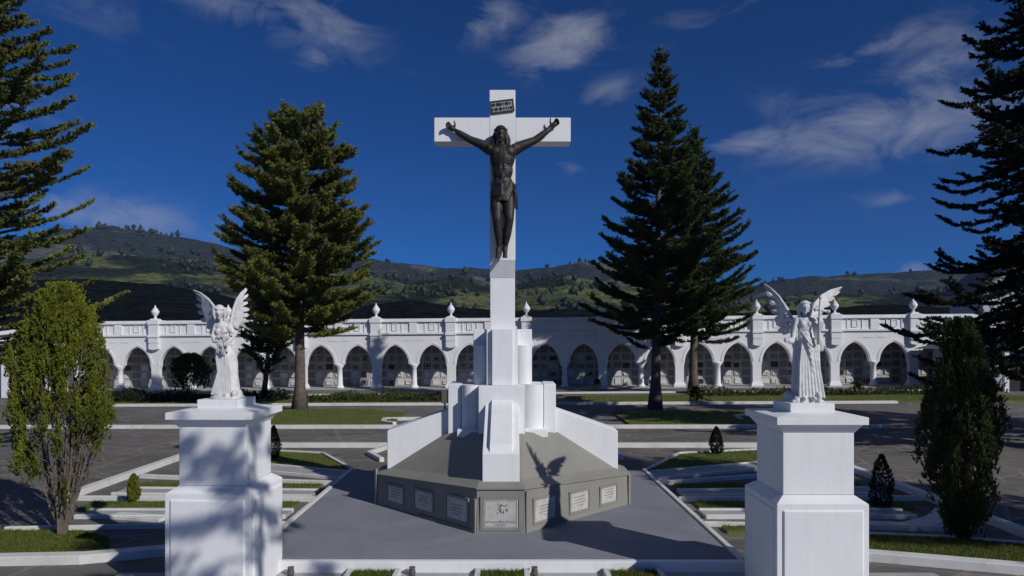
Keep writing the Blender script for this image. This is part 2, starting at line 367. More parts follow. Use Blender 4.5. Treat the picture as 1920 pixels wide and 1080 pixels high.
# long kerbs and lawns between the monument and the gallery
for s in (-1, 1):
    e = side_pt(s, 10.8, 25)
    kerb([(XC, 25), e], .36, .15)
    kerb([side_pt(s, 10.8, 12 if s > 0 else 16.3), side_pt(s, 10.8, 24.8)], .26, .15)
    # grass triangle beside the platform
    bed = [side_pt(s, 4.35, 20.0), side_pt(s, 6.2, 23.15), side_pt(s, 10.6, 24.3), side_pt(s, 10.6, 22.6)]
    sheet('lawn', bed, .07, LAWN); blades('grass', bed, .07, 500)
    kerb([bed[0], bed[1], bed[2]], .12, .12)
kerb([(-27, 30.4), (1.8, 30.4)], .3, .15); kerb([(2.4, 30.4), (17, 30.4)], .3, .15)
kerb([(-26, 41.6), (24, 41.6)], .34, .15); kerb([(-30, 49.9), (-3.5, 49.9)], .25, .12); kerb([(3, 50.2), (34, 50.2)], .25, .12)
for poly in ([(-14.5, 30.6), (-5.9, 30.6), (-5.6, 35.6), (-8, 38.2), (-14.5, 38.2)], [(5.5, 30.7), (17, 30.7), (17, 36.5), (13, 37.2), (5.5, 36.5)],
             [(3.8, 42), (12.6, 42), (12.6, 46.8), (3.8, 46.8)], [(-26, 42), (-3.8, 42), (-3.8, 48), (-26, 48)], [(12.9, 42), (34, 42), (34, 49), (12.9, 49)]):
    sheet('lawn', poly, .09, LAWN); blades('grass', poly, .09, 160, .09)
kerb([gp(795, 787), gp(722, 788), gp(718, 794), gp(740, 797)], .22, .15)   # rounded bed end left of the monument
kerb([gp(724, 842), gp(692, 853), gp(716, 866)], .16, .14); kerb([gp(1158, 853), gp(1166, 862)], .14, .14)
kerb([gp(1390, 790), gp(1378, 784), gp(1420, 780)], .2, .15)

# paving strips of the graves either side of the platform
def grave(s, y0, y1, u0, u1, slope, label, m=SLAB, top=.055):
    t = empty('grave', (*side_pt(s, (u0+u1)/2, (y0+y1)/2+slope*(u1-u0)/2), 0))
    ox, oy = t.location.x, t.location.y
    def q(u, y): X, Y = side_pt(s, u, y + slope*(u-u0)); return (X-ox, Y-oy)
    MB().prism([q(u0, y0), q(u1, y0), q(u1, y1), q(u0, y1)], -.05, top).build('slab', m, t, bevel=.015)
    MB().prism([q(u0, y0-.10), q(u1, y0-.10), q(u1, y0-.003), q(u0, y0-.003)], -.05, top+.035).build('border', KERB, t, bevel=.01)
    MB().prism([q(u0, y1+.003), q(u1, y1+.003), q(u1, y1+.10), q(u0, y1+.10)], -.05, top+.035).build('border', KERB, t, bevel=.01)
    tag(t, label, 'grave', 'low graves beside the platform')
for s, sd_ in ((-1, 'left'), (1, 'right')):
    for k, (y0, y1, slope, u0, u1) in enumerate([(19.05, 19.9, .42, 4.5, 10.2), (16.9, 17.45, .05, 4.7, 9.9), (14.95, 15.4, .0, 4.7, 9.4)]):
        which = ['slanting white edged grave slab farthest back beside the grass on the %s of the platform', 'middle one of the three low grave slabs on the %s of the platform',
                 'nearest of the three low grave slabs on the %s of the platform'][k] % sd_
        grave(s, y0, y1, u0, u1, slope, which, SLAB if k else SLAB)
    for (y0, y1, sl) in ((17.65, 18.25, .05), (15.6, 16.25, .0), (13.7, 14.1, 0)):
        if s > 0 and y0 < 14: u1 = 7.0
        else: u1 = 9.8 if y0 > 14 else 5.4
        poly = [side_pt(s, 4.8, y0), side_pt(s, u1, y0+sl*5), side_pt(s, u1, y1+sl*5), side_pt(s, 4.8, y1)]
        sheet('lawn', poly, .06, LAWN); blades('grass', poly, .06, 900, .06)
    kerb([side_pt(s, 4.5, 18.35), side_pt(s, 10.4, 20.3 if s > 0 else 19.3)], .09, .12)
    kerb([side_pt(s, 4.5, 16.5), side_pt(s, 10.6, 16.6)], .08, .12)
    kerb([side_pt(s, 4.5, 14.3), side_pt(s, 10.2, 13.9)], .07, .10)
kerb([gp(1631, 987), gp(1705, 990), gp(1758, 977), (10.2, 15.6)], .45, .07)
kerb([gp(213, 969), gp(310, 975)], .38, .07)
# beds at the lower corners, each with a tree
bedL = [(-11.4, 12.05), (-9.3, 11.95), (-7.75, 12.05), (-7.55, 12.5), (-8.0, 13.2), (-8.8, 13.65), (-11.4, 13.75)]
sheet('lawn', bedL, .08, LAWN); blades('grass', bedL, .08, 2500, .05)
kerb([(-12, 12.0), (-9.3, 11.85), (-7.7, 11.95), (-5.3, 12.75)], .26, .16)
bedR = [(6.3, 12.2), (9.8, 11.2), (11, 12.2), (8.8, 13.1), (6.3, 13.5)]
sheet('lawn', bedR, .08, LAWN); blades('grass', bedR, .08, 2500, .05)
kerb([(5.6, 12.3), (6.5, 12.1), (9.8, 11.05), (12, 10.3)], .26, .16); kerb([(6.3, 13.55), (8.8, 13.15), (11.3, 12.2)], .1, .12)

# platform of the monument
PX0, PX1, PY0, PY1 = -4.42, 3.80, 11.2, 18.9
tag(MB().prism([(PX0, PY0), (PX1, PY0), (PX1-.1, PY1), (PX0-.1, PY1)], -.1, .30).build('platform_floor', PLAT, bevel=.01), kind='structure')
kerb([(PX0-.06, PY0), (PX0-.16, PY1+.1)], .10, .335, name='platform_kerb'); kerb([(PX1+.06, PY0), (PX1-.04, PY1+.1)], .10, .335, name='platform_kerb')
tag(MB().box(PX0-.1, PX1+.1, PY0-.13, PY0-.003, -.1, .30).build('platform_edge', WHITE, bevel=.012), kind='structure')
# graves in front of the platform
tag(MB().box(-6.5, 7, 6.5, PY0-.135, -.1, .12).build('front_paving', SLAB), kind='structure')
for k, (x0, x1, lab) in enumerate([(-2.66, -1.88, 'grassy grave plot with white edges left of centre at the foot of the platform'), (-.56, .24, 'grassy grave plot with white edges in the middle at the foot of the platform'),
                                   (1.55, 2.42, 'grassy grave plot with white edges right of centre at the foot of the platform')]):
    t = empty('grave_plot', ((x0+x1)/2, 10, .12)); h = (x1-x0)/2
    for a in (-h, h): MB().box(a-.045, a+.045, -1.6, 1.05, -.02, .09).build('border', KERB, t, bevel=.008)
    MB().box(-h+.046, h-.046, -1.6, 1.0, -.02, .05).build('turf', LAWN, t)
    g = blades('grass', [(-h+.05, -1.2), (h-.05, -1.2), (h-.05, 1.0), (-h+.05, 1.0)], .05, 5000, .06, t)
    tag(t, lab, 'grave')
for k, (px, nm) in enumerate([(548, 'far left'), (774, 'left of the middle'), (1002, 'right of the middle')]):
    x = (px-960)/1250*11.0
    t = empty('grave_vase', (x, 10.93, .12)); MB().lathe([(.05, 0), (.06, .05), (.045, .12), (.055, .14), (.04, .141), (.03, .06)], n=12).build('pot', INK, t, smooth=True)
    tag(t, 'small black vase against the white platform edge, ' + nm, 'vase')

# ------------------------------------------------------------------ hills
def noise2(x, y, seed=0):
    r = np.random.default_rng(seed); out = 0; amp = 1; tot = 0
    for o in range(5):
        f = 2.0**o
        for _ in range(3):
            a = r.random()*6.28; ph = r.random()*6.28
            out = out + amp*np.sin((x*math.cos(a)+y*math.sin(a))*f + ph + 1.7*np.sin((x*math.sin(a)-y*math.cos(a))*f*.6+ph)); tot += amp
        amp *= .5
    return out/tot
def ridge(name, prof, dist, depth, m, rough, seed, foot=0, woods=0, size=6):
    """prof: skyline as (bearing px, height px) -> real hillside rising from its foot to a crest at dist"""
    px = np.linspace(-900, 2900, 700); top = np.interp(px, [p[0] for p in prof], [p[1] for p in prof])
    dx = (px-960)/1250; rows = 60; V = []
    for j in range(rows):
        t = j/(rows-1); tt = t*1.35
        Y = dist - depth*(1-tt); prof_h = np.clip(tt, 0, 1); sh = prof_h**1.25 if tt <= 1 else np.ones_like(px)*(1-(tt-1)*1.2)
        X = dx*Y; hmax = (640-top)/1250*dist + CAMH
        crest = noise2(dx*26, np.full_like(dx, seed*3.), seed)*rough*.35 + noise2(dx*130, np.full_like(dx, seed*5.), seed+4)*rough*.16
        n = noise2(X/(depth*.22), np.full_like(X, Y/(depth*.22)), seed+1)
        Z = foot + (hmax-foot+crest)*sh + n*rough*math.sin(min(tt, 1)*math.pi)*1.1
        V.append(np.c_[X, np.full_like(X, Y), Z])
    V = np.concatenate(V); n = len(px)
    if woods:   # tree clumps standing on the slope
        g = np.random.default_rng(seed+50); ii = g.integers(60, n-60, woods*3); jj = g.integers(14, int(rows/1.35)+1, woods*3)
        fu, fv = g.random(woods*3)[:, None], g.random(woods*3)[:, None]
        Q = V.reshape(rows, n, 3); P = (Q[jj, ii]*(1-fu)+Q[jj, ii+1]*fu)*(1-fv)+(Q[jj+1, ii]*(1-fu)+Q[jj+1, ii+1]*fu)*fv
        dens = noise2(P[:, 0]/(depth*.10), (P[:, 1]+P[:, 2]*3)/(depth*.10), seed+7); keep = (dens+g.normal(0, .10, len(P)) > .22) | ((jj > rows/1.35-3) & (g.random(len(P)) < .10))
        P = P[keep][:woods]; k = len(P); s_ = size*(.35+1.3*g.random((k, 1))**2.2); oc = np.array([(1,0,.9),(0,1,.9),(-1,0,.9),(0,-1,.9),(0,0,2.1),(0,0,-.3)])
        tv = (P[:, None]+oc[None]*np.stack([s_*g.uniform(.7, 1.3, (k, 1)), s_, s_*g.uniform(.8, 1.3, (k, 1))], 2)*g.uniform(.8, 1.2, (k, 6, 1))).reshape(-1, 3)
        fo = np.array([(0,1,4),(1,2,4),(2,3,4),(3,0,4),(1,0,5),(2,1,5),(3,2,5),(0,3,5)]); tf = (fo[None]+np.arange(k)[:, None, None]*6).reshape(-1, 3)
        tag(np_mesh('hill_woods', tv, tf, F_HILL, None, np.repeat(g.random(k), 8)), 'dark tree clumps scattered over the hillside behind the gallery', 'trees', None, 'stuff')
    F = np.array([(j*n+i, j*n+i+1, (j+1)*n+i+1, (j+1)*n+i) for j in range(rows-1) for i in range(n-1)])
    o = np_mesh(name, V, F, m); 
    for p in o.data.polygons: p.use_smooth = True
    return tag(o, kind='structure')
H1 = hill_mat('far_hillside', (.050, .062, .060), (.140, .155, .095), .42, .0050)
H2 = hill_mat('pasture_hillside', (.030, .044, .030), (.150, .190, .058), .48, .0062)
H3 = hill_mat('shade_toned_wooded_slope', (.016, .021, .022), (.030, .040, .026), .30, .012)  # forest colours darkened to paint in a cloud's shadow over this slope
ridge('far_hills', [(-900,520),(-300,470),(0,448),(120,427),(200,423),(300,435),(400,452),(480,478),(600,484),(680,480),(720,483),(790,494),(860,500),(960,506),(1040,500),(1090,490),(1150,494),(1250,515),(1400,535),(1450,525),(1520,516),(1650,512),(1750,506),(1850,508),(2000,520),(2900,500)], 1700, 900, H1, 26, 3, -5, 1500, 5)
ridge('pasture_hills', [(-900,540),(0,500),(120,470),(250,478),(400,500),(520,512),(680,508),(760,530),(860,522),(940,545),(1000,524),(1060,512),(1130,528),(1250,548),(1450,560),(1550,550),(1700,548),(1900,555),(2900,540)], 900, 430, H2, 13, 8, -3, 2200, 3.2)
ridge('shade_toned_wooded_slope', [(-900,540),(-100,530),(160,520),(300,530),(430,555),(560,575),(700,572),(770,560),(850,574),(950,586),(1040,576),(1150,586),(1300,590),(1500,580),(1640,570),(1760,575),(1900,560),(2900,540)], 330, 190, H3, 3.5, 15, -1)

# ------------------------------------------------------------------ gallery of niches
GAL = empty('niche_gallery', (1.27, 56.85, .03), R(-2.1), R(-.42))
tag(GAL, 'long white gallery of pointed arches with urns on its parapet and burial niches inside', 'gallery')
BAY = 6.465; SPR = 2.05; APX = 3.70; HW = 1.18; BEAM = 4.60; TOPZ = 5.97; WT = .40; DEP = 2.65
cc = (((APX-SPR)**2) - HW*HW)/(2*HW); rr = HW+cc
def arch_pts(c, n=10):
    a_end = math.acos(cc/rr); left = [(c + cc - rr*math.cos(a_end*i/n), SPR + rr*math.sin(a_end*i/n)) for i in range(n+1)]
    return left + [(2*c - x, z) for x, z in left[-2::-1]]
def wall_bay(n=10):
    """front wall of one bay (x 0..BAY) above the springing, with its two pointed openings; y 0 front, WT back"""
    mb = MB(); pts = [(0, SPR)]
    xs_ = []
    line = [(0., SPR)]
    for c in (BAY*.25, BAY*.75): line += arch_pts(c, n)
    line += [(BAY, SPR)]
    V = []; F = []
    for x, z in line: V += [(x, 0, z), (x, WT, z), (x, 0, BEAM), (x, WT, BEAM)]
    for i in range(len(line)-1):
        a = i*4; b = a+4
        if abs(line[i+1][0]-line[i][0]) > 1e-6: F += [(a, b, b+2, a+2), (a+3, b+3, b+1, a+1)]
        F.append((a+1, b+1, b, a))
    F.append((2, 2+4*(len(line)-1), 3+4*(len(line)-1), 3))
    mb.add(V, F); return mb
hood = MB()
for c in (BAY*.25, BAY*.75):
    P = arch_pts(c, 10); m = len(P); V = []
    for i, (x, z) in enumerate(P):
        dx, dz = x-c, z-(SPR-.2); L = math.hypot(dx, dz); ux, uz = dx/L, dz/L
        for off in (.10, .24): V += [(x+ux*off, -.035, z+uz*off), (x+ux*off, -.002, z+uz*off)]
    F = []
    for i in range(m-1):
        a = i*4; b = a+4; F += [(a, b, b+2, a+2), (a+1, b+1, b, a), (a+2, b+2, b+3, a+3)]
    F += [(0, 2, 3, 1), ((m-1)*4, (m-1)*4+1, (m-1)*4+3, (m-1)*4+2)]
    hood.add(V, F)
me_wall = wall_bay().mesh('arch_wall'); me_wall.materials.append(WHITE2); me_hood = hood.mesh('arch_moulding'); me_hood.materials.append(WHITE2)
def share(name, me, parent, loc=(0,0,0), rz=0):
    o = bpy.data.objects.new(name, me); C.objects.link(o); o.parent = parent; o.location = loc; o.rotation_euler = (0,0,rz); return o
def mk(mb, name, m, smooth=False):
    me = mb.mesh(name); me.materials.append(m)
    if smooth:
        for p in me.polygons: p.use_smooth = True
    return me
col = MB().lathe([(.36, 0), (.36, .12), (.29, .2), (.25, .3), (.225, 1.0), (.21, 1.72), (.27, 1.78), (.27, 1.82), (.38, 1.95), (.38, 2.048)], y=WT/2, n=16)
me_col = mk(col, 'column', WHITE2, True)
def frus(mb, w0, w1, z0, z1, y0=0, y1=WT, e0=0, e1=0):
    a = w0/2; b = w1/2
    return mb.add([(-a, y0-e0, z0), (a, y0-e0, z0), (a, y1+e0, z0), (-a, y1+e0, z0), (-b, y0-e1, z1), (b, y0-e1, z1), (b, y1+e1, z1), (-b, y1+e1, z1)],
                  [(0,3,2,1),(4,5,6,7),(0,1,5,4),(1,2,6,5),(2,3,7,6),(3,0,4,7)])
pier = MB(); frus(pier, 1.0, 1.0, 0, .15, e0=.12, e1=.12); frus(pier, .98, .72, .15, .42, e0=.11, e1=.0); frus(pier, .72, .72, .42, 1.75); frus(pier, .72, .86, 1.75, 2.048)
me_pier = mk(pier, 'pier', WHITE2)
pil = MB(); frus(pil, .10, .82, 3.42, 3.50, -.34, 0); frus(pil, .82, .82, 3.50, 3.95, -.34, 0); frus(pil, .70, .70, 3.95, 4.02, -.29, 0); frus(pil, .82, .82, 4.02, 4.50, -.34, 0)
frus(pil, .92, .92, 4.50, 4.68, -.42, 0); frus(pil, .82, .82, 4.68, 5.62, -.34, 0); frus(pil, .94, .94, 5.62, 6.0, -.42, .7); frus(pil, .7, .5, 6.0, 6.12, -.28, .45)
me_pil = mk(pil, 'pilaster', WHITE2)
urn = MB().lathe([(.16, 0), (.16, .06), (.09, .12), (.10, .22), (.26, .42), (.33, .60), (.30, .72), (.20, .80), (.24, .84), (.16, .92), (.07, .98), (.08, 1.04), (.0, 1.22)], z=6.12, y=.05, n=16)
me_urn = mk(urn, 'urn', WHITE2, True)
par = MB(); par.box(0, BAY, -.002, .34, BEAM+.16, 5.66); par.box(0, BAY, -.16, WT, BEAM+.002, BEAM+.158); par.box(0, BAY, -.18, .50, 5.662, 5.80); par.box(0, BAY, -.12, .44, 5.802, 5.95)
me_par = mk(par, 'parapet', WHITE2)
post = MB().box(-.34, .34, -.12, -.004, BEAM+.17, 5.65); me_post = mk(post, 'parapet_post', WHITE2)
plq = MB()
for x0 in (-.24, .24-.05): plq.box(x0, x0+.05, -.07, -.004, 4.98, 5.48)
plq.box(-.24, .24, -.07, -.004, 4.92, 4.978); plq.box(-.24, .24, -.07, -.004, 5.482, 5.54); plq.box(-.19, .19, -.03, -.004, 4.98, 5.48)
me_plq = mk(plq, 'parapet_panel', WHITE2)
rib = MB().box(-.04, .04, -.06, -.004, BEAM+.2, 5.62); me_rib = mk(rib, 'parapet_rib', WHITE2)
ins = MB(); random.seed(5)
x = -.9
while x < .9:
    w = random.uniform(.03, .07); h = random.uniform(.05, .09)
    if abs(x) > .08: ins.box(x, x+w*.45, -.012, -.003, 4.02, 4.02+h); ins.box(x, x+w, -.012, -.003, 4.02, 4.02+.02)
    x += w+.035
me_ins = mk(ins, 'inscription', mat('faded_lettering', (.38, .38, .42), .8))
X0 = -6*BAY
for k in range(12):
    bx = X0 + k*BAY
    share('arch_wall', me_wall, GAL, (bx, 0, 0)); share('arch_moulding', me_hood, GAL, (bx, 0, 0)); share('parapet', me_par, GAL, (bx, 0, 0))
    share('column', me_col, GAL, (bx+BAY/2, 0, 0)); tag(share('inscription', me_ins, GAL, (bx+BAY/2, 0, 0)), kind='stuff')
    share('parapet_post', me_post, GAL, (bx+BAY/2, 0, 0))
    for q in (.25, .75):
        share('parapet_panel', me_plq, GAL, (bx+BAY*q, 0, 0))
        for d in (-.62, .62): share('parapet_rib', me_rib, GAL, (bx+BAY*q+d, 0, 0))
for k in range(13):
    bx = X0 + k*BAY
    share('pier', me_pier, GAL, (bx, 0, 0)); share('pilaster', me_pil, GAL, (bx, 0, 0)); share('urn', me_urn, GAL, (bx, 0, 0))
XL, XR = X0-.5, X0+12*BAY+.5
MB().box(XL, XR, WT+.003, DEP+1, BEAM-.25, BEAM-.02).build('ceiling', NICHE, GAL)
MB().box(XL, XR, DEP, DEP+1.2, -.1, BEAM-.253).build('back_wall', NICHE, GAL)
MB().box(XL-.3, XL-.003, 0, DEP+1.2, -.1, BEAM).build('end_wall', WHITE2, GAL); MB().box(XR+.003, XR+.3, 0, DEP+1.2, -.1, BEAM).build('end_wall', WHITE2, GAL)
MB().box(XL, XR, -1.6, DEP+1.2, -.8, -.003).build('gallery_floor', SLAB, GAL); MB().box(XL, XR, -2.3, -1.603, -.8, -.12).build('step', SLAB, GAL)
# niche grid: a lattice of shelves and partitions with a slab closing each niche
lat = MB(); NW = BAY/8; NH = 4.25/6
lx = XL
while lx < XR: lat.box(lx-.025, lx+.025, DEP-.02, DEP-.002, 0, 4.32); lx += NW
for j in range(7): lat.box(XL, XR, DEP-.018, DEP-.002, j*NH, j*NH+.05)
tag(lat.build('niche_lattice', NICHE, GAL), kind='stuff')
sw, sh = NW-.16, NH-.18
slab_me = []
for mi, mm in enumerate(SLABM):
    mb = MB(); mb.box(-sw/2, sw/2, 0, .05, 0, sh)
    slab_me.append(mk(mb, 'niche_slab', mm))
fr = MB()
for a in (-1, 1): fr.box(a*sw*.36-.03, a*sw*.36+.03, -.05, -.002, sh*.14, sh*.86)
fr.box(-sw*.36+.031, sw*.36-.031, -.05, -.002, sh*.14, sh*.22); fr.box(-sw*.36+.031, sw*.36-.031, -.05, -.002, sh*.78, sh*.86)
me_fr = mk(fr, 'slab_frame', FRAMEM)
extra_V = MB(); random.seed(21); cnt = 0
for i in range(int((XR-XL)/NW)):
    cx = XL + (i+.5)*NW; rel = ((cx - X0) % (BAY/2)) - BAY/4
    for j in range(6):
        r_ = random.random(); mi = (0 if r_ < .86 else 2) if j < 2 else (0 if r_ < .10 else 1 if r_ < .48 else 2 if r_ < .80 else 3)  # lower rows mostly light for the sun patch, upper rows darkened for shade
        if abs(rel) < 1.15 and j in (0, 1, 2, 3) and cnt < 296:
            s_ = share('niche_slab', slab_me[mi], GAL, (cx, DEP-.052-random.uniform(.004, .03), j*NH+.10)); cnt += 1
            s_.scale = (random.uniform(.62, 1.02), 1, random.uniform(.66, 1.0)); s_.location.x += random.uniform(-.05, .05)
            if random.random() < .5: f_ = share('slab_frame', me_fr, s_, (0, 0, 0)); f_.scale = (random.uniform(.6, 1.1), 1, random.uniform(.8, 1.05))
        else:
            extra_V.box(cx-sw/2, cx+sw/2, DEP-.04, DEP-.003, j*NH+.10, j*NH+.10+sh)
tag(extra_V.build('niche_slabs', SLABM[1], GAL), kind='stuff')

# left wing seen past the bush, and the low buildings at the right edge
t = empty('side_chapel', (-40.5, 50, -.25)); tag(t, 'white side building with sloping roof and square pillars behind the yellow green bush', 'building')
MB().box(-4, 3.2, 1.5, 6, 0, 3.6).build('wall', WHITE2, t); MB().box(-3.2, -1.2, 1.44, 1.5, 0, 2.4).build('door', DARKIN, t); MB().box(-4.4, 3.7, -.6, 6.3, 3.3, 3.7).build('cornice', WHITE2, t)
MB().side([(-1.0, 3.71), (6.5, 3.71), (6.5, 5.4), (2.8, 5.4)], -4.6, 4.0).build('roof', WHITE2, t)
for x_ in (-3.6, 1.6, 2.9):
    MB().box(x_-.35, x_+.35, -.5, .1, 0, 3.3).build('pillar', WHITE2, t, bevel=.03)
t = empty('tomb_house', (36.8, 49.5, .25)); tag(t, 'low dark roofed tomb house with grey walls behind the dark cypress at the right', 'building')
MB().box(-2.4, 4.5, 0, 5, 0, 3.1).build('wall', mat('grey_render', (.36, .38, .44), .8, var=.1), t); MB().box(-.2, 1.4, -.06, -.002, 0, 2.5).build('door', DARKIN, t)
MB().add([(-3.4,-1,3.1),(5.4,-1,3.1),(5.4,6,3.1),(-3.4,6,3.1),(.2,2.5,4.5),(2.6,2.5,4.5)], [(0,1,5,4),(1,2,5),(2,3,4,5),(3,0,4),(0,3,2,1)]).build('roof', ROOFT, t)
for x_ in (-2.6, -.6, 1.8): MB().box(x_-.16, x_+.16, -.75, -.45, 0, 3.09).build('pillar', WHITE2, t)
t = empty('gabled_house', (70, 92, 6)); tag(t, 'pale gable of a house showing through the big dark tree at right', 'house')
MB().prism([(-5, 0), (5, 0), (5, 7), (-5, 7)], -7, 5).build('wall', mat('pale_render', (.40, .42, .48), .8), t)
MB().add([(-5,.0,5),(5,0,5),(0,0,8.6),(-5,.3,5),(5,.3,5),(0,.3,8.6)], [(0,1,2),(5,4,3),(0,3,4,1),(1,4,5,2),(2,5,3,0)]).build('gable', MATS['pale_render'], t)
MB().add([(-6,-.6,4.6),(0,-.6,9),(0,7.6,9),(-6,7.6,4.6),(-6,-.6,4.9),(0,-.6,9.4),(0,7.6,9.4),(-6,7.6,4.9)], [(0,3,2,1),(4,5,6,7),(0,1,5,4),(1,2,6,5),(2,3,7,6),(3,0,4,7)]).build('roof', ROOFT, t)
MB().add([(6,-.6,4.6),(0,-.6,9.0),(0,7.6,9.0),(6,7.6,4.6),(6,-.6,4.9),(0,-.6,9.4),(0,7.6,9.4),(6,7.6,4.9)], [(0,1,2,3),(7,6,5,4),(4,5,1,0),(5,6,2,1),(6,7,3,2),(7,4,0,3)]).build('roof', ROOFT, t)

# ------------------------------------------------------------------ the monument
MX, MY = -.215, 15.5
MON = empty('cross_monument', (MX, MY, .30)); tag(MON, 'tall white cross monument on a stepped white tower above a grey faceted base with plaques', 'monument')
zb = .30
def Y(y): return y-MY
def Zz(z): return z-zb
# base body: diamond with cut corners
U, FW = 2.88, .46
ring = [(-FW, -2.8), (FW, -2.8), (U, -FW), (U, FW), (FW, 2.8), (-FW, 2.8), (-U, FW), (-U, -FW)]
eave = [Zz(1.16), Zz(1.16), Zz(.975), Zz(.975), Zz(1.16), Zz(1.16), Zz(.975), Zz(.975)]
walls = [(x*.985, y*.985) for x, y in ring]
mb = MB(); n = 8
mb.add([(x, y, 0) for x, y in ring] + [(x*.99, y*.99, e) for (x, y), e in zip(ring, eave)], [(i, (i+1) % n, (i+1) % n + n, i+n) for i in range(n)])
mb.build('base_wall', CONC, MON, bevel=.0)
def lerp(a, b, t): return a+(b-a)*t
r2 = [(x*.88, y*.88, e+.115) for (x, y), e in zip(ring, eave)]
r3 = [(lerp(x, math.copysign(1.2, x) if abs(x) > .6 else x, 1)*1.0, 0, 0) for x, y in ring]
r3 = [(-.46, -1.05, Zz(1.98)), (.46, -1.05, Zz(1.98)), (1.25, -.46, Zz(1.90)), (1.25, .46, Zz(1.90)), (.46, 1.05, Zz(1.98)), (-.46, 1.05, Zz(1.98)), (-1.25, .46, Zz(1.90)), (-1.25, -.46, Zz(1.90))]
r1 = [(x*1.003, y*1.003, e) for (x, y), e in zip(ring, eave)]
r0 = [(x*1.003, y*1.003, e-.025) for (x, y), e in zip(ring, eave)]; rb_ = [(x*.97, y*.97, e-.025) for (x, y), e in zip(ring, eave)]
mb = MB(); V = rb_+r0+r1+r2+r3; F = []
for L in range(4): F += [(L*n+i, L*n+(i+1) % n, (L+1)*n+(i+1) % n, (L+1)*n+i) for i in range(n)]
F.append(tuple(range(4*n, 5*n))); mb.add(V, F); mb.build('base_roof', CONC, MON)
# corner posts of the base (small buttress strips) and plaques
def on_wall(i, t, off=0, z=0):
    a = Vector(ring[i]); b = Vector(ring[(i+1) % n]); d = (b-a).normalized(); nr = Vector((d.y, -d.x)); p = a+(b-a)*t+nr*off; return p, d, nr
def wall_box(i, t, w, z0, z1, o0, o1, name, m, parent=None, bevel=.004):
    p, d, nr = on_wall(i, t); h = w/2
    q = [p-d*h+nr*o0, p+d*h+nr*o0, p+d*h+nr*o1, p-d*h+nr*o1]
    return MB().prism([(v.x, v.y) for v in q], z0, z1).build(name, m, parent or MON, bevel=bevel)
def scribbles(i, t, w, z0, z1, off, parent, seed, rows, fig=False):
    """engraved strokes, too small to read"""
    random.seed(seed); p, d, nr = on_wall(i, t); mb = MB()
    def bar(u, z, du, dz):
        q0 = p+d*u+nr*off; q1 = p+d*(u+du)+nr*off; q2 = q1+nr*.004; q3 = q0+nr*.004
        mb.prism([(q.x, q.y) for q in (q0, q1, q2, q3)], z, z+dz)
    for (zz, span, hh) in rows:
        u = -span/2*w
        while u < span/2*w:
            l = random.uniform(.008, .022)
            bar(u, zz, .006, hh*random.uniform(.5, 1)); bar(u, zz + random.choice([0, hh*.5]), l, .006); u += l+.012
    if fig:
        for k in range(26):
            a = k/26*4.6+.6; rr_ = .07+.01*math.sin(k); bar(.03+rr_*math.cos(a), z0+(z1-z0)*.66+rr_*math.sin(a), .012, .012)
        for k in range(14): bar(.03+random.uniform(-.1, .1), z0+(z1-z0)*random.uniform(.45, .8), .01, random.uniform(.02, .06))
        for zz in (z0+.02, z1-.03): bar(-w*.46, zz, w*.92, .006)
        for uu in (-w*.46, w*.45): bar(uu, z0+.02, .006, z1-z0-.05)
    tag(mb.build('inscription', INK, parent), kind='stuff')
fz0, fz1 = Zz(.40), Zz(.95)
pf = wall_box(0, .5, .66, fz0, fz1, -.02, .004, 'plaque', PLAQ); pf['label'] = 'large marble plaque with an engraved figure'
scribbles(0, .5, .66, fz0, fz1, .0045, pf, 3, [(fz0+.10, .85, .05), (fz0+.05, .3, .03)], True)
def frame(i, t, w, z0, z1):
    p, d, nr = on_wall(i, t); mb = MB()
    for (u0, u1, a, b) in ((-w/2-.05, -w/2-.002, z0-.05, z1+.05), (w/2+.002, w/2+.05, z0-.05, z1+.05), (-w/2, w/2, z0-.05, z0-.002), (-w/2, w/2, z1+.002, z1+.05)):
        q = [p+d*u0-nr*.03, p+d*u1-nr*.03, p+d*u1+nr*.014, p+d*u0+nr*.014]; mb.prism([(v.x, v.y) for v in q], a, b)
    mb.build('plaque_frame', CONC, MON, bevel=.004)
frame(0, .5, .68, fz0, fz1)
for i in (1, 7):
    for k, t_ in enumerate((.17, .48, .77)):
        tt = t_ if i == 1 else 1-t_
        za, zc = Zz(.46)-(.0 if k == 0 else .0), Zz(.88)-.045*k
        pq = wall_box(i, tt, .58-.03*k, za, zc, -.02, .004, 'plaque', PLAQ)
        scribbles(i, tt, .56, za, zc, .0045, pq, i*10+k, [(za+.28, .6, .02), (za+.22, .5, .02), (za+.16, .6, .02), (za+.10, .3, .02)])
        frame(i, tt, .60-.03*k, za, zc)
    for t_ in (.015, .985): wall_box(i, t_, .07, 0, Zz(.95) if t_ > .5 else Zz(1.1), -.02, .03, 'corner_strip', CONC)
# low plinth step on the left as the paving drops
wall_box(7, .73, 1.75, 0, .06, .0, .035, 'footing', CONC_D)
# the front fin
def fin(half, y0, y1, zf0, zf1, zbk, name, axis='front', rib=True):
    """a buttress: vertical nose then sloping top up to the tower"""
    mb = MB(); poly = [(y0, zf0), (y0, zf1), (y1, zbk), (y1, zf0)]
    mb.side(poly, -half, half); mb.build(name, WHITE, MON, bevel=.012)
    if rib:
        mb = MB(); h = half*.62; d = .10
        poly = [(y0+.004, zf1-.10), (y0+.03, zf1+d*.2), (y0+.12, zf1+d*.9+.07), (y1, zbk+d), (y1, zf0+.8), (y0+.2, zf0+.3)]
        mb.side(poly, -h, h); mb.build(name+'_rib', WHITE, MON, bevel=.01)
fin(.36, Y(12.93), Y(14.42), Zz(1.08), Zz(1.78), Zz(2.60), 'front_buttress')
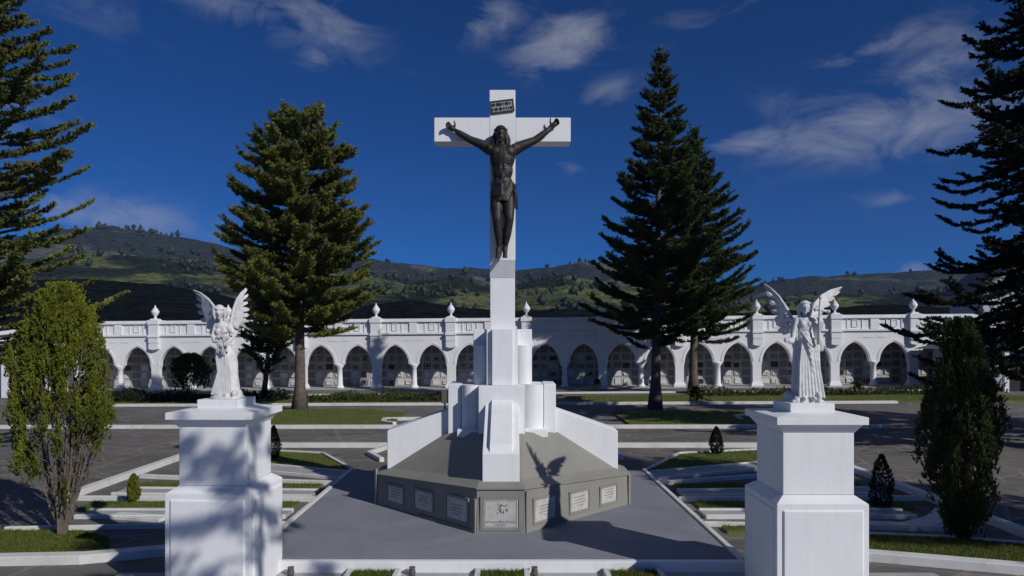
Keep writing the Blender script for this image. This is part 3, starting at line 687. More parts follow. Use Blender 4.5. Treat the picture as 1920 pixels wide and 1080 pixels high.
# side buttresses: front face lit, tops rising to the tower
for s in (-1, 1):
    o_, i_ = 2.62, 1.20
    mb = MB(); P = [(s*o_, Zz(.95)), (s*o_, Zz(1.93)), (s*i_, Zz(2.42)), (s*i_, Zz(.95))]
    y0, y1 = -.36, .36; V = [(x, y0, z) for x, z in P] + [(x, y1, z) for x, z in P]
    F = [(0,3,2,1),(4,5,6,7),(0,1,5,4),(1,2,6,5),(2,3,7,6),(3,0,4,7)] if s > 0 else [(1,2,3,0),(7,6,5,4),(4,5,1,0),(5,6,2,1),(6,7,3,2),(7,4,0,3)]
    mb.add(V, F).build('side_buttress', WHITE, MON, bevel=.015)
mb = MB().side([(Y(18.07), Zz(1.08)), (Y(18.07), Zz(1.78)), (Y(16.6), Zz(2.6)), (Y(16.6), Zz(1.08))], -.36, .36); mb.build('back_buttress', WHITE, MON, bevel=.012)
# second tier
T2 = Zz(2.99)
MB().box(-.51, .49, Y(14.42), Y(16.58), Zz(1.6), T2).build('tower_core', WHITE, MON, bevel=.012)
MB().box(-1.22, -.93, Y(14.98), Y(16.02), Zz(1.6), T2+.012).build('tower_wing', WHITE, MON, bevel=.012)
MB().box(.93, 1.20, Y(14.98), Y(16.02), Zz(1.6), T2+.012).build('tower_wing', WHITE, MON, bevel=.012)
MB().box(-1.0, 1.0, Y(15.10), Y(15.9), Zz(1.6), T2-.01).build('tower_block', WHITE, MON, bevel=.012)
for sx_ in (-1, 1):
    for sy_ in (-1, 1): MB().lathe([(.22, Zz(1.6)), (.22, T2-.006)], x=sx_*.70, y=sy_*.50, n=28).build('tower_roll', WHITE, MON, smooth=False, bevel=0)
MB().box(.50, 1.0, Y(14.62), Y(15.0), Zz(1.85), Zz(2.02)).build('tower_ledge', WHITE, MON, bevel=.01)
MB().box(-.99, -.52, Y(14.62), Y(15.0), Zz(1.85), Zz(2.02)).build('tower_ledge', WHITE, MON, bevel=.01)
# third tier
T3 = Zz(4.23)
MB().box(-.35, .35, Y(14.78), Y(16.2), T2+.002, T3).build('shaft_plinth', WHITE, MON, bevel=.01)
MB().box(-.225, .235, Y(14.68), Y(14.777), T2+.002, T3-.003).build('shaft_rib', WHITE, MON, bevel=.01)
MB().box(-.67, .67, Y(15.25), Y(15.75), T2+.004, T3+.008).build('shaft_wing', WHITE, MON, bevel=.012)
for sx_ in (-1, 1):
    for sy_ in (-1, 1): MB().lathe([(.15, T2+.003), (.15, Zz(3.87))], x=sx_*.49, y=sy_*.36, n=28).build('shaft_roll', WHITE, MON)
# cross
MB().box(-.28, .28, Y(15.12), Y(15.52), T3+.002, Zz(5.395)).build('cross_foot', WHITE, MON, bevel=.01)
MB().side([(Y(15.12), Zz(5.40)), (Y(14.95), Zz(5.765)), (Y(15.42), Zz(5.765)), (Y(15.52), Zz(5.40))][::-1], -.285, .285).build('cross_corbel', WHITE, MON)
MB().box(-.29, .29, Y(14.95), Y(15.36), Zz(5.77), Zz(9.60)).build('cross_upright', WHITE, MON, bevel=.01)
for s in (-1, 1): MB().box(min(s*.292, s*1.53), max(s*.292, s*1.53), Y(14.953), Y(15.357), Zz(8.44), Zz(8.98)).build('cross_arm', WHITE, MON, bevel=.01)

# title board
t = empty('title_board', (MX, 14.92, 9.22)); tag(t, 'small dark lettered board fixed aslant above the head on the white cross', 'sign')
t.rotation_euler = (0, R(-7), 0)
mb = MB().box(-.26, .25, 0, .025, -.135, .135); mb.build('board', mat('pale_board', (.30, .31, .33), .6), t)
fm = MB(); fm.box(-.27, .26, -.012, -.002, .11, .14); fm.box(-.27, .26, -.012, -.002, -.14, -.11); fm.box(-.27, -.245, -.012, -.002, -.109, .109); fm.box(.235, .26, -.012, -.002, -.109, .109); fm.build('frame', BRONZE, t)
lt = MB(); random.seed(4)
for zz in (-.085, .018):
    x = -.225
    for k in range(9):
        sw_ = random.choice([0, 1, 2]); lt.box(x, x+.010, -.014, -.002, zz, zz+.07)
        if sw_: lt.box(x+.028, x+.038, -.014, -.002, zz, zz+.07)
        lt.box(x+.0101, x+.0279, -.014, -.002, zz+random.choice([0, .03, .06]), zz+random.choice([.062, .07])) if sw_ == 2 else lt.box(x+.0101, x+.0279, -.014, -.002, zz+.03, zz+.04)
        x += .05
tag(lt.build('lettering', BRONZE, t), kind='stuff')

# ------------------------------------------------------------------ bronze crucified figure
CY = 14.86; K = CY/1250
def cp(px, py, dy=0.): return Vector(((px-960)*K - MX, dy, CAMH+(640-py)*K))
CR = empty('crucified_figure', (MX, CY, 0)); tag(CR, 'dark bronze crucified man with outstretched arms hanging on the white cross', 'statue')
b = MB()
# torso
b.ell(cp(942, 296, -.06), (.285, .19, .33)); b.ell(cp(930, 288, -.14), (.14, .10, .13)); b.ell(cp(954, 288, -.14), (.14, .10, .13))
b.ell(cp(942, 322, -.05), (.235, .16, .26)); b.ell(cp(942, 345, -.03), (.24, .17, .20)); b.ell(cp(942, 332, -.16), (.07, .05, .18))
for k in range(4):
    for s in (-1, 1): b.cap(cp(942+s*4, 304+k*5, -.20), cp(942+s*19, 309+k*5, -.11), .022, .018, 8)
b.ell(cp(942, 362, -.02), (.27, .19, .18))
b.chain([cp(941, 280, -.05), cp(941, 266, -.10)], [.095, .085])
# shoulders, arms
for s, pts in ((-1, [(919, 281), (904, 272), (882, 262), (862, 250), (853, 244)]), (1, [(965, 281), (980, 273), (1003, 263), (1024, 247), (1033, 239)])):
    b.chain([cp(*pts[0], -.02), cp(*pts[1], -.02), cp(*pts[2], .0), cp(*pts[3], .0), cp(*pts[4], .01)], [.135, .112, .084, .070, .045])
    b.ell(cp((pts[1][0]+pts[2][0])/2, (pts[1][1]+pts[2][1])/2, -.02), (.13, .085, .085), Matrix.Rotation(R(28 if s < 0 else -28), 3, 'Y'))
    b.ell(cp((pts[2][0]+pts[3][0])/2, (pts[2][1]+pts[3][1])/2, 0), (.12, .075, .075), Matrix.Rotation(R(32 if s < 0 else -38), 3, 'Y'))
    b.chain([cp(*pts[0], -.10), cp(942+s*14, 296, -.12)], [.10, .08])
    w = cp(*pts[4], .01); dr = (cp(*pts[4])-cp(*pts[3])).normalized(); up = Vector((-dr.z, 0, dr.x))*(-s)
    up = up if up.z > 0 else -up
    pal = w+dr*.085; b.cap(w, pal+dr*.02, .045, .055, 10); b.cap(w+dr*.05+up*.025, pal+dr*.04+up*.03, .035, .032); b.cap(w+dr*.05-up*.025, pal+dr*.04-up*.03, .035, .032)
    for k, (o_, L) in enumerate(((.045, .085), (.016, .105), (-.014, .095), (-.042, .07))):
        p0 = pal+dr*.045+up*o_; p1 = p0+dr*L*.6+up*o_*.35+Vector((0, -.02, 0)); p2 = p1+dr*L*.35+Vector((0, -.05, 0))
        b.chain([p0, p1, p2], [.021, .019, .015], 8)
    p0 = w+dr*.04+up*.04; b.chain([p0, p0+up*.07+dr*.03+Vector((0, -.03, 0)), p0+up*.11+dr*.08+Vector((0, -.04, 0))], [.026, .022, .017], 8)
# legs and feet
for s, pts in ((-1, [(932, 368), (931, 392), (932, 413), (935, 440), (936, 463), (934, 472), (934, 482)]), (1, [(952, 368), (954, 392), (955, 413), (951, 440), (948, 461), (947, 470), (947, 481)])):
    dep = [-.02, -.10, -.16, -.10, -.04, -.06, -.14]
    b.chain([cp(*p, d) for p, d in zip(pts, dep)], [.150, .138, .102, .094, .056, .058, .048])
    b.ell(cp(pts[3][0], 432, -.06), (.085, .09, .17)); b.ell(cp(*pts[2], -.20), (.065, .05, .075))
    for k in range(5):
        p0 = cp(pts[6][0]-4+k*2, 481, -.15); b.cap(p0, p0+Vector((0, -.03, -.05)), .017, .013, 6)
# head
hc = cp(939, 255, -.16)
b.ell(hc, (.115, .135, .165)); b.ell(hc+Vector((.01, -.07, -.09)), (.075, .07, .085)); b.ell(hc+Vector((.005, -.13, -.01)), (.022, .03, .045)); b.ell(hc+Vector((.005, -.10, .045)), (.085, .035, .02))
for s in (-1, 1): b.ell(hc+Vector((s*.045, -.115, -.005)), (.032, .02, .018)); b.ell(hc+Vector((s*.118, .01, -.02)), (.02, .03, .04))
b.ell(hc+Vector((.01, -.12, -.075)), (.04, .02, .012))
sculpt(b, .0155, BRONZE, 'body', CR, 1)
# hair and beard
h = MB(); h.ell(hc+Vector((0, .03, .05)), (.145, .135, .15)); random.seed(9)
for k in range(26):
    a = R(-200+k*220/25.); s0 = hc+Vector((.125*math.sin(a+R(90)+.0), .02-.10*abs(math.cos(a*.5)), .06))
    x_ = -1+2*k/25.; s0 = hc+Vector((x_*.125, .02 - .05*(1-abs(x_)) * 0 + .02, .10-.08*abs(x_)))
    e = s0+Vector((x_*.07+random.uniform(-.01, .01), -.03+random.uniform(-.02, .02), -.28+random.uniform(-.04, .04)))
    if abs(x_) > .55: h.chain([s0, (s0+e)/2+Vector((x_*.03, 0, 0)), e], [.04, .035, .02], 7)
for k in range(9):
    x_ = -1+k/4.; s0 = hc+Vector((x_*.065, -.09, -.11)); h.cap(s0, s0+Vector((-x_*.02, -.01, -.09+.03*abs(x_))), .024, .012, 7)
sculpt(h, .013, BRONZE, 'hair', CR, 1)
# crown of thorns
cr = MB(); random.seed(2)
for q in range(3):
    pts = [hc+Vector((.137*math.cos(a), .02-.145*math.sin(a), .07+.012*math.sin(a*5+q*2)+.01*q)) for a in np.linspace(0, 2*math.pi, 25)]
    cr.tube(pts, .010, 5, False)
for k in range(24):
    a = k/24*6.283; p0 = hc+Vector((.14*math.cos(a), .02-.15*math.sin(a), .08)); cr.tube([p0, p0+Vector((.035*math.cos(a), -.03*math.sin(a), random.uniform(-.02, .04)))], [.007, .001], 4)
cr.build('thorn_crown', BRONZE, CR)
# loin cloth
lc = MB()
nr_ = 22; na = 40; V = []; F = []
for j in range(nr_):
    t_ = j/(nr_-1); zz = cp(0, 343+36*t_).z; rx = .245+.02*math.sin(t_*3.1)-.03*t_; ry = .20
    for k in range(na):
        a = 2*math.pi*k/na; f = 1+.055*math.sin(a*9+t_*7+math.sin(a*2)*2)+.02*math.sin(a*17-t_*5)
        V.append((cp(942.5, 0).x+rx*f*math.cos(a), -.05+ry*f*math.sin(a), zz - .07*t_*abs(math.cos(a))))
for j in range(nr_-1):
    for k in range(na): F.append((j*na+k, (j+1)*na+k, (j+1)*na+(k+1) % na, j*na+(k+1) % na))
F.append(tuple(range(na))[::-1]); F.append(tuple(range((nr_-1)*na, nr_*na))); lc.add(V, F)
lc.ell(cp(964, 352, -.12), (.06, .06, .07)); 
for k in range(6): lc.chain([cp(964, 354, -.14+.02*k), cp(966+k*.5, 372, -.12+.02*k), cp(965+k*1.1, 391+k*.4, -.10+.02*k)], [.028, .026, .018], 7)
for k in range(7): lc.chain([cp(922, 346+k*4, -.16), cp(940, 350+k*3.4, -.26), cp(962, 351+k*1., -.14)], [.016, .018, .016], 6)
sculpt(lc, .014, BRONZE, 'loincloth', CR, 1)

t = empty('floodlight', (-1.52, 15.1, 2.52)); tag(t, 'small black floodlight on the left buttress beside the white tower', 'lamp')
MB().box(-.07, .07, -.09, .05, .04, .34).build('housing', INK, t, bevel=.01); MB().tube([(0, 0, -.1), (0, 0, .05)], .02, 8).build('bracket', INK, t)
# ------------------------------------------------------------------ pedestals
def pedestal(loc, rz, label):
    t = empty('statue_pedestal', loc, rz); h = .65
    mb = bmesh.new(); bmesh.ops.create_cube(mb, size=1); bmesh.ops.scale(mb, vec=(1.30, 1.30, 1.66), verts=mb.verts); bmesh.ops.translate(mb, vec=(0, 0, .83), verts=mb.verts)
    mb.faces.ensure_lookup_table()
    sides = [f for f in mb.faces if abs(f.normal.z) < .1]
    r_ = bmesh.ops.inset_individual(mb, faces=sides, thickness=.115, depth=0)
    bmesh.ops.inset_individual(mb, faces=sides, thickness=.022, depth=.026)
    me = bpy.data.meshes.new('lower_block'); mb.to_mesh(me); mb.free(); link('lower_block', me, WHITE, t, .008)
    m2 = MB(); a, c = .646, .512; V = [(x*a, y*a, 1.662) for x, y in ((-1,-1),(1,-1),(1,1),(-1,1))] + [(x*c, y*c, 1.76) for x, y in ((-1,-1),(1,-1),(1,1),(-1,1))]
    m2.add(V, [(0,3,2,1),(4,5,6,7),(0,1,5,4),(1,2,6,5),(2,3,7,6),(3,0,4,7)]); m2.build('sloping_collar', WHITE, t)
    MB().box(-.51, .51, -.51, .51, 1.762, 2.655).build('shaft', WHITE, t, bevel=.012)
    m3 = MB(); a, c = .515, .60; V = [(x*a, y*a, 2.657) for x, y in ((-1,-1),(1,-1),(1,1),(-1,1))] + [(x*c, y*c, 2.775) for x, y in ((-1,-1),(1,-1),(1,1),(-1,1))]
    m3.add(V, [(0,3,2,1),(4,5,6,7),(0,1,5,4),(1,2,6,5),(2,3,7,6),(3,0,4,7)]); m3.build('cap_moulding', WHITE, t)
    m4 = MB(); m4.box(-.65, .65, -.65, .65, 2.777, 2.885); m4.build('cap', WHITE, t, bevel=.008)
    m5 = MB(); a, c = .645, .33; V = [(x*a, y*a, 2.8855) for x, y in ((-1,-1),(1,-1),(1,1),(-1,1))] + [(x*c, y*c, 2.925) for x, y in ((-1,-1),(1,-1),(1,1),(-1,1))]
    m5.add(V, [(4,5,6,7),(0,1,5,4),(1,2,6,5),(2,3,7,6),(3,0,4,7)]); m5.build('cap_slope', WHITE, t)
    MB().box(-.325, .325, -.325, .325, 2.88, 3.055).build('plinth', WHITE, t, bevel=.01)
    return tag(t, label, 'pedestal', None)
pedestal((4.386, 10.05, 0), 0, 'white stone pedestal at the right, under the angel holding a cross')
pedestal((-4.555, 10.66, 0), R(-1.5), 'white stone pedestal at the left, under the angel holding flowers')

# ------------------------------------------------------------------ angels
def feather_mesh(L, w, thick=.012, bend=.05):
    """leaf-like blade along +x, broad side in x-z, curving back in y"""
    mb = MB(); N_ = 9; V = []; F = []
    for i in range(N_+1):
        t_ = i/N_; hw = w*(.45+.55*math.sin(min(1, t_*1.6)*math.pi/2))*(math.sqrt(max(0, 1-((t_-.72)/.28)**2)) if t_ > .72 else 1)
        x_ = L*t_; yb = bend*t_*t_
        V += [(x_, yb-thick, 0), (x_, yb+thick*.2, hw), (x_, yb+thick, 0), (x_, yb+thick*.2, -hw)]
    for i in range(N_):
        for k in range(4): F.append((i*4+k, i*4+(k+1) % 4, (i+1)*4+(k+1) % 4, (i+1)*4+k))
    F.append((3,2,1,0)); F.append(tuple(N_*4+k for k in range(4))); return mb.add(V, F)
def loft_robe(mb, rings, folds, seed, na=56):
    """rings: (cx, cy, z, rx, ry, amp)"""
    V = []; F = []; r = random.Random(seed); ph = [r.random()*6.28 for _ in range(4)]
    rings2 = []
    for i in range(len(rings)-1):
        for k in range(6): rings2.append([lerp(a, b_, k/6) for a, b_ in zip(rings[i], rings[i+1])])
    rings2.append(list(rings[-1]))
    for (cx, cy, z, rx, ry, am) in rings2:
        for k in range(na):
            a = 2*math.pi*k/na; w_ = math.sin(a*folds+ph[0]+z*1.5+1.2*math.sin(a*2+ph[1]))+.6*math.sin(a*folds*1.9+ph[2]-z*2.6)
            f = 1+am*w_; V.append((cx+rx*f*math.cos(a), cy+ry*f*math.sin(a), z))
    n_ = len(rings2)
    for j in range(n_-1):
        for k in range(na): F.append((j*na+k, j*na+(k+1) % na, (j+1)*na+(k+1) % na, (j+1)*na+k))
    F.append(tuple(range(na))[::-1]); F.append(tuple(range((n_-1)*na, n_*na))); mb.add(V, F)
def hand(mb, w, dr, up, s=1.):
    """palm with four bent fingers and a thumb"""
    dr = dr.normalized(); up = (up-dr*up.dot(dr)).normalized(); side = dr.cross(up)
    pal = w+dr*.035*s; mb.cap(w, pal, .017*s, .021*s, 8); mb.cap(w+up*.012*s, pal+up*.014*s+dr*.01*s, .014*s, .013*s, 8); mb.cap(w-up*.012*s, pal-up*.014*s+dr*.01*s, .014*s, .013*s, 8)
    for o_, L in ((.021, .034), (.008, .040), (-.006, .037), (-.019, .028)):
        p0 = pal+dr*.02*s+up*o_*s; p1 = p0+dr*L*.6*s+side*.004*s; p2 = p1+dr*L*.35*s+side*.016*s; mb.chain([p0, p1, p2], [.0085*s, .008*s, .0065*s], 6)
    p0 = w+dr*.012*s+up*.018*s; mb.chain([p0, p0+up*.022*s+dr*.016*s, p0+up*.028*s+dr*.036*s+side*.008], [.010*s, .009*s, .007*s], 6)
def head(mb, c, tilt, s=1.):
    q = tilt
    def L(x, y, z): return c+q @ Vector((x, y, z))*s
    mb.ell(c, (.072*s, .085*s, .098*s), q); mb.ell(L(0, -.035, -.055), (.046*s, .045*s, .05*s), q); mb.ell(L(0, -.088, -.008), (.011*s, .016*s, .024*s), q)
    mb.ell(L(0, -.074, .02), (.05*s, .016*s, .012*s), q); mb.ell(L(0, -.080, -.042), (.022*s, .010*s, .007*s), q); mb.ell(L(0, -.072, -.075), (.02*s, .018*s, .016*s), q)
    for k in (-1, 1): mb.ell(L(k*.026, -.072, .0), (.016*s, .010*s, .008*s), q); mb.ell(L(k*.072, .0, -.01), (.01*s, .02*s, .026*s), q)
def hairdo(parent, c, tilt, s, locks, length):
    h = MB(); h.ell(c+tilt @ Vector((0, .020, .016))*s, (.079*s, .080*s, .090*s), tilt); r = random.Random(3)
    for k in range(locks):
        a = lerp(-2.5, 2.5, k/(locks-1)); p0 = c+tilt @ Vector((.082*math.sin(a), .02+.075*math.cos(a), .03))*s
        p1 = p0+Vector((.004*math.sin(a), .01, -length*.5)); p2 = p0+Vector((-.012*math.sin(a)+r.uniform(-.01, .01), .01, -length))
        if abs(a) < 2.2: h.chain([p0, p1, p2], [.028*s, .026*s, .014*s], 7)
    for k in range(7):
        a = lerp(-1.1, 1.1, k/6); p0 = c+tilt @ Vector((.066*math.sin(a), -.050*math.cos(a), .064))*s; h.ell(p0, (.020*s, .018*s, .018*s))
    sculpt(h, .009, MARBLE, 'hair', parent, 1)
def wing(parent, root, lead, feathers, covert, back, label, mirror, seed):
    """lead: leading-edge points; feathers: (base, tip, width)"""
    AXp, AYp = parent.location.x, parent.location.y; rx = lead[0].x
    def sweep(p):
        Yw = AYp+p.y; y2 = AYp+.07+1.35*abs(p.x-rx); f = y2/Yw
        return Vector(((AXp+p.x)*f-AXp, y2-AYp+(p.y-.1)*.3, CAMH+(parent.location.z+p.z-CAMH)*f-parent.location.z))
    lead = [sweep(p) for p in lead]; feathers = [(sweep(a), sweep(b_), c_) for a, b_, c_ in feathers]; covert = [(sweep(a), sweep(b_), c_) for a, b_, c_ in covert]
    w = MB(); n_ = len(lead)
    prim = feathers[:-4] if len(feathers) > 9 else feathers
    for i in range(len(prim)-1):
        for k in range(5):
            f = k/5; a = prim[i][0].lerp(prim[i+1][0], f); b_ = prim[i][1].lerp(prim[i+1][1], f); w.cap(a, a.lerp(b_, .52), .020, .015, 6)
    w.chain(lead, [lerp(.034, .013, i/(n_-1)) for i in range(n_)], 10)
    for p, q, r_ in covert: w.cap(p, q, r_, r_*.75, 8)
    o = sculpt(w, .010, MARBLE, 'wing', parent, 1); o['label'] = label
    for i, (p, q, wd) in enumerate(feathers):
        d = q-p; L = d.length; x_ = d.normalized(); y_ = Vector((0, 1, 0)); y_ = (y_-x_*y_.dot(x_)).normalized(); z_ = x_.cross(y_)
        M = Matrix((x_, y_, z_)).transposed().to_4x4(); M.translation = p + y_*(.010*((i % 3)-1)+.004*i)
        f = feather_mesh(L, wd, .011, back).build('feather', MARBLE, o, bevel=0); f.matrix_local = M
    return o

# --- left angel, head bowed, flowers gathered at the waist
AY = 10.66; KA = AY/1250; AX = -4.555
def ap(px, py, dy=0.): return Vector(((px-960)*KA-AX, dy, CAMH+(640-py)*KA-3.055))
A1 = empty('angel_statue', (AX, AY, 3.055)); tag(A1, 'white winged angel bowing its head over flowers on the left pedestal', 'statue')
m_ = MB(); random.seed(12)
m_.ell((0.0, 0, .05), (.25, .20, .15)); m_.ell((-.08, -.02, .12), (.12, .14, .12))
for k in range(16): m_.ell((random.uniform(-.20, .22), random.uniform(-.17, .12), random.uniform(.02, .10)), (random.uniform(.04, .09), .07, random.uniform(.03, .07)))
m_.lathe([(.27, -.0), (.27, .02), (.22, .03)], x=.015, n=20)
sculpt(m_, .014, MARBLE, 'rock_mound', A1, 1)
bd = MB()
loft_robe(bd, [(ap(428, 0).x, 0, .05, .185, .16, .09), (ap(431, 0).x, 0, .20, .150, .14, .09), (ap(429, 0).x, 0, .36, .150, .13, .08), (ap(427, 0).x, 0, .55, .165, .135, .05), (ap(426, 0).x, 0, .70, .150, .12, .035), (ap(421, 0).x, 0, .82, .115, .10, .02), (ap(419, 0).x, 0, .86, .110, .095, .015)], 8, 5)
for k in range(9):   # long falling folds
    x_ = -.13+.03*k; bd.chain([Vector((ap(419, 0).x+x_*.8, -.10, .76)), Vector((ap(429, 0).x+x_*.9, -.135, .42)), Vector((ap(425, 0).x+x_*1.35, -.165, .08))], [.012, .019, .022], 6)
bd.ell(ap(418, 628, -.0), (.125, .095, .14)); bd.ell(ap(417, 613, 0), (.135, .085, .085)); bd.ell(ap(411, 622, -.07), (.05, .04, .05)); bd.ell(ap(424, 622, -.07), (.05, .04, .05))
bd.chain([ap(416, 606, 0), ap(414, 596, -.03)], [.045, .038])
bd.chain([ap(404, 611, 0), ap(400, 630, -.05), ap(409, 640, -.16)], [.048, .040, .030]); bd.chain([ap(409, 640, -.16), ap(424, 641, -.20)], [.030, .022])
bd.chain([ap(431, 611, 0), ap(443, 628, -.06), ap(438, 640, -.16)], [.048, .040, .030]); bd.chain([ap(438, 640, -.16), ap(430, 643, -.20)], [.030, .022])
hand(bd, ap(424, 641, -.20), Vector((1, -.3, -.1)), Vector((0, 0, 1)), 1.1); hand(bd, ap(430, 645, -.20), Vector((-1, -.3, -.1)), Vector((0, 0, 1)), 1.1)
tl = Matrix.Rotation(R(22), 3, 'X') @ Matrix.Rotation(R(14), 3, 'Y') @ Matrix.Rotation(R(18), 3, 'Z')
hc1 = ap(414, 585, -.06); head(bd, hc1, tl)
sculpt(bd, .0095, MARBLE, 'figure', A1, 1).scale = (.93, 1, 1)
hairdo(A1, hc1, tl, 1.06, 11, .14)
fl = MB(); random.seed(31)
for k in range(34):
    u_ = random.random(); c_ = ap(425+random.gauss(0, 9)+u_*12, 640-u_*20+random.gauss(0, 6), -.20+random.uniform(-.05, .03)); r_ = random.uniform(.014, .025)
    fl.ell(c_, (r_, r_*.8, r_), n=8, m=5)
    for q in range(5): a = q*1.257+k; fl.ell(c_+Vector((r_*.8*math.cos(a), -.008, r_*.8*math.sin(a))), (r_*.55, r_*.35, r_*.55), n=6, m=4)
for k in range(7): fl.chain([ap(424+k*1.5, 644, -.21), ap(418+k*3, 655+random.uniform(-2, 4), -.21), ap(416+k*3.2, 662+random.uniform(-4, 4), -.19)], [.012, .010, .007], 6)
tag(fl.build('flower_bunch', MARBLE, A1, smooth=True), kind='stuff')
def pt(px, py, dy): return ap(px, py, dy)
rt = ap(404, 612, .07)
lead = [ap(407, 612, .08), ap(402, 592, .10), ap(396, 575, .11), ap(385, 560, .10), ap(372, 549, .08), ap(361, 544, .05)]
fe = [(ap(388, 564, .10), ap(360, 545, .04), .030), (ap(390, 572, .10), ap(364, 556, .03), .036), (ap(392, 581, .10), ap(362, 570, .02), .038), (ap(395, 590, .10), ap(367, 584, .02), .040), (ap(397, 598, .10), ap(370, 600, .03), .042),
      (ap(399, 605, .10), ap(380, 616, .04), .044), (ap(401, 610, .10), ap(387, 628, .06), .044), (ap(403, 612, .10), ap(395, 636, .08), .044), (ap(394, 574, .085), ap(376, 566, .06), .034), (ap(397, 584, .085), ap(378, 582, .06), .036), (ap(399, 596, .085), ap(384, 600, .06), .038), (ap(401, 604, .085), ap(390, 616, .06), .038)]
wing(A1, rt, lead, fe, [(ap(398, 580, .09), ap(392, 585, .08), .03), (ap(402, 595, .09), ap(396, 603, .08), .034)], .03, 'wing spread to the left with hollow shaded inner face', -1, 1)
lead = [ap(428, 612, .08), ap(430, 595, .10), ap(433, 578, .11), ap(440, 561, .09), ap(450, 549, .06), ap(461, 541, .02)]
fe = [(ap(443, 562, .09), ap(464, 540, .0), .026), (ap(440, 568, .09), ap(467, 549, -.01), .034), (ap(438, 575, .09), ap(468, 562, -.02), .038), (ap(436, 583, .09), ap(472, 577, -.02), .042), (ap(434, 591, .09), ap(473, 588, -.02), .044), (ap(432, 599, .09), ap(471, 602, -.01), .044), (ap(431, 605, .09), ap(461, 613, 0), .044), (ap(430, 610, .09), ap(452, 625, .02), .042),
      (ap(438, 572, .07), ap(455, 562, .04), .034), (ap(436, 582, .07), ap(456, 577, .04), .036), (ap(434, 592, .07), ap(455, 592, .04), .038), (ap(432, 602, .07), ap(450, 606, .05), .038)]
wing(A1, rt, lead, fe, [(ap(434, 580, .09), ap(441, 576, .06), .03), (ap(432, 595, .09), ap(440, 594, .06), .034)], .03, 'wing raised to the right with splayed sunlit feathers', 1, 2)

# --- right angel, standing upright, holding a cross
BY_ = 10.05; KB = BY_/1250; BX = 4.386
def bp_(px, py, dy=0.): return Vector(((px-960)*KB-BX, dy, CAMH+(640-py)*KB-3.055))
A2 = empty('angel_statue', (BX, BY_, 3.055)); tag(A2, 'white winged angel standing upright with a tall cross on the right pedestal', 'statue')
m_ = MB(); random.seed(15)
m_.ell((-.01, 0, .0), (.25, .22, .11))
for k in range(14): m_.ell((random.uniform(-.20, .16), random.uniform(-.19, .10), random.uniform(.02, .11)), (random.uniform(.04, .08), .07, random.uniform(.03, .08)))
m_.box(-.25, .235, -.21, .21, -.0, .035)
sculpt(m_, .014, MARBLE, 'rock_mound', A2, 1)
bd = MB(); cx = bp_(1509, 0).x
loft_robe(bd, [(bp_(1512, 0).x, -.0, .05, .205, .18, .08), (bp_(1511, 0).x, 0, .22, .20, .165, .075), (bp_(1510, 0).x, 0, .50, .185, .15, .06), (bp_(1509, 0).x, 0, .74, .165, .135, .045), (bp_(1509, 0).x, 0, .92, .14, .115, .03), (cx, 0, 1.04, .125, .10, .02)], 9, 8)
for k in range(8):
    x_ = -.14+.04*k; bd.chain([Vector((cx+x_*.6, -.11, .95)), Vector((cx+x_, -.155, .55)), Vector((cx+x_*1.3+.02, -.185, .08))], [.012, .018, .022], 6)
for k in range(6): bd.chain([bp_(1494+k*2, 618+k*8, -.11), bp_(1506+k*2, 640+k*11, -.17), bp_(1524, 655+k*12, -.10)], [.012, .017, .012], 6)
bd.ell(bp_(1508, 613, 0), (.135, .10, .15)); bd.ell(bp_(1508, 600, 0), (.145, .085, .075)); bd.ell(bp_(1501, 608, -.07), (.05, .045, .055)); bd.ell(bp_(1514, 608, -.07), (.05, .045, .055))
bd.chain([bp_(1508, 596, 0), bp_(1508, 587, -.02)], [.044, .038])
# arm stretched down to the left with open hand and sleeve
bd.chain([bp_(1493, 600, 0), bp_(1487, 622, -.03), bp_(1479, 640, -.12)], [.05, .046, .030]); hand(bd, bp_(1478, 641, -.13), Vector((-.9, -.3, .25)), Vector((0, 0, 1)), 1.35)
bd.chain([bp_(1487, 620, -.02), bp_(1488, 640, -.02), bp_(1490, 660, -.01)], [.05, .045, .02])
# arm bent up holding the cross
bd.chain([bp_(1522, 600, 0), bp_(1533, 618, -.05), bp_(1531, 603, -.13)], [.05, .042, .028]); hand(bd, bp_(1531, 602, -.13), Vector((-.1, -.1, 1)), Vector((-1, 0, 0)), 1.2)
bd.chain([bp_(1530, 618, -.03), bp_(1536, 640, -.02), bp_(1539, 656, -.02)], [.045, .05, .03]); bd.chain([bp_(1530, 640, -.02), bp_(1532, 690, -.03), bp_(1536, 715, -.03)], [.04, .035, .028])
hc2 = bp_(1508, 577, -.03); tl2 = Matrix.Rotation(R(4), 3, 'X') @ Matrix.Rotation(R(-16), 3, 'Z'); head(bd, hc2, tl2)
for s in (-1, 1): bd.ell(Vector((cx+s*.07-.03, -.20, .06)), (.04, .075, .035))
sculpt(bd, .0095, MARBLE, 'figure', A2, 1)
hairdo(A2, hc2, tl2, 1.04, 11, .16)
cr = MB(); p0, p1 = bp_(1529, 560, -.17), bp_(1524, 646, -.17)
cr.tube([p0, p1], .020, 8); cr.tube([bp_(1519, 581, -.17), bp_(1543, 585, -.17)], .020, 8)
cr.ell(bp_(1543, 585, -.17), (.03, .03, .03), n=8, m=6); cr.ell(bp_(1519, 581, -.17), (.028, .028, .028), n=8, m=6); cr.ell(p0, (.028, .028, .028), n=8, m=6)
cr.build('hand_cross', MARBLE, A2, smooth=True)
lead = [bp_(1492, 606, .08), bp_(1487, 590, .11), bp_(1478, 573, .12), bp_(1465, 555, .10), bp_(1449, 542, .06), bp_(1432, 533, .0)]
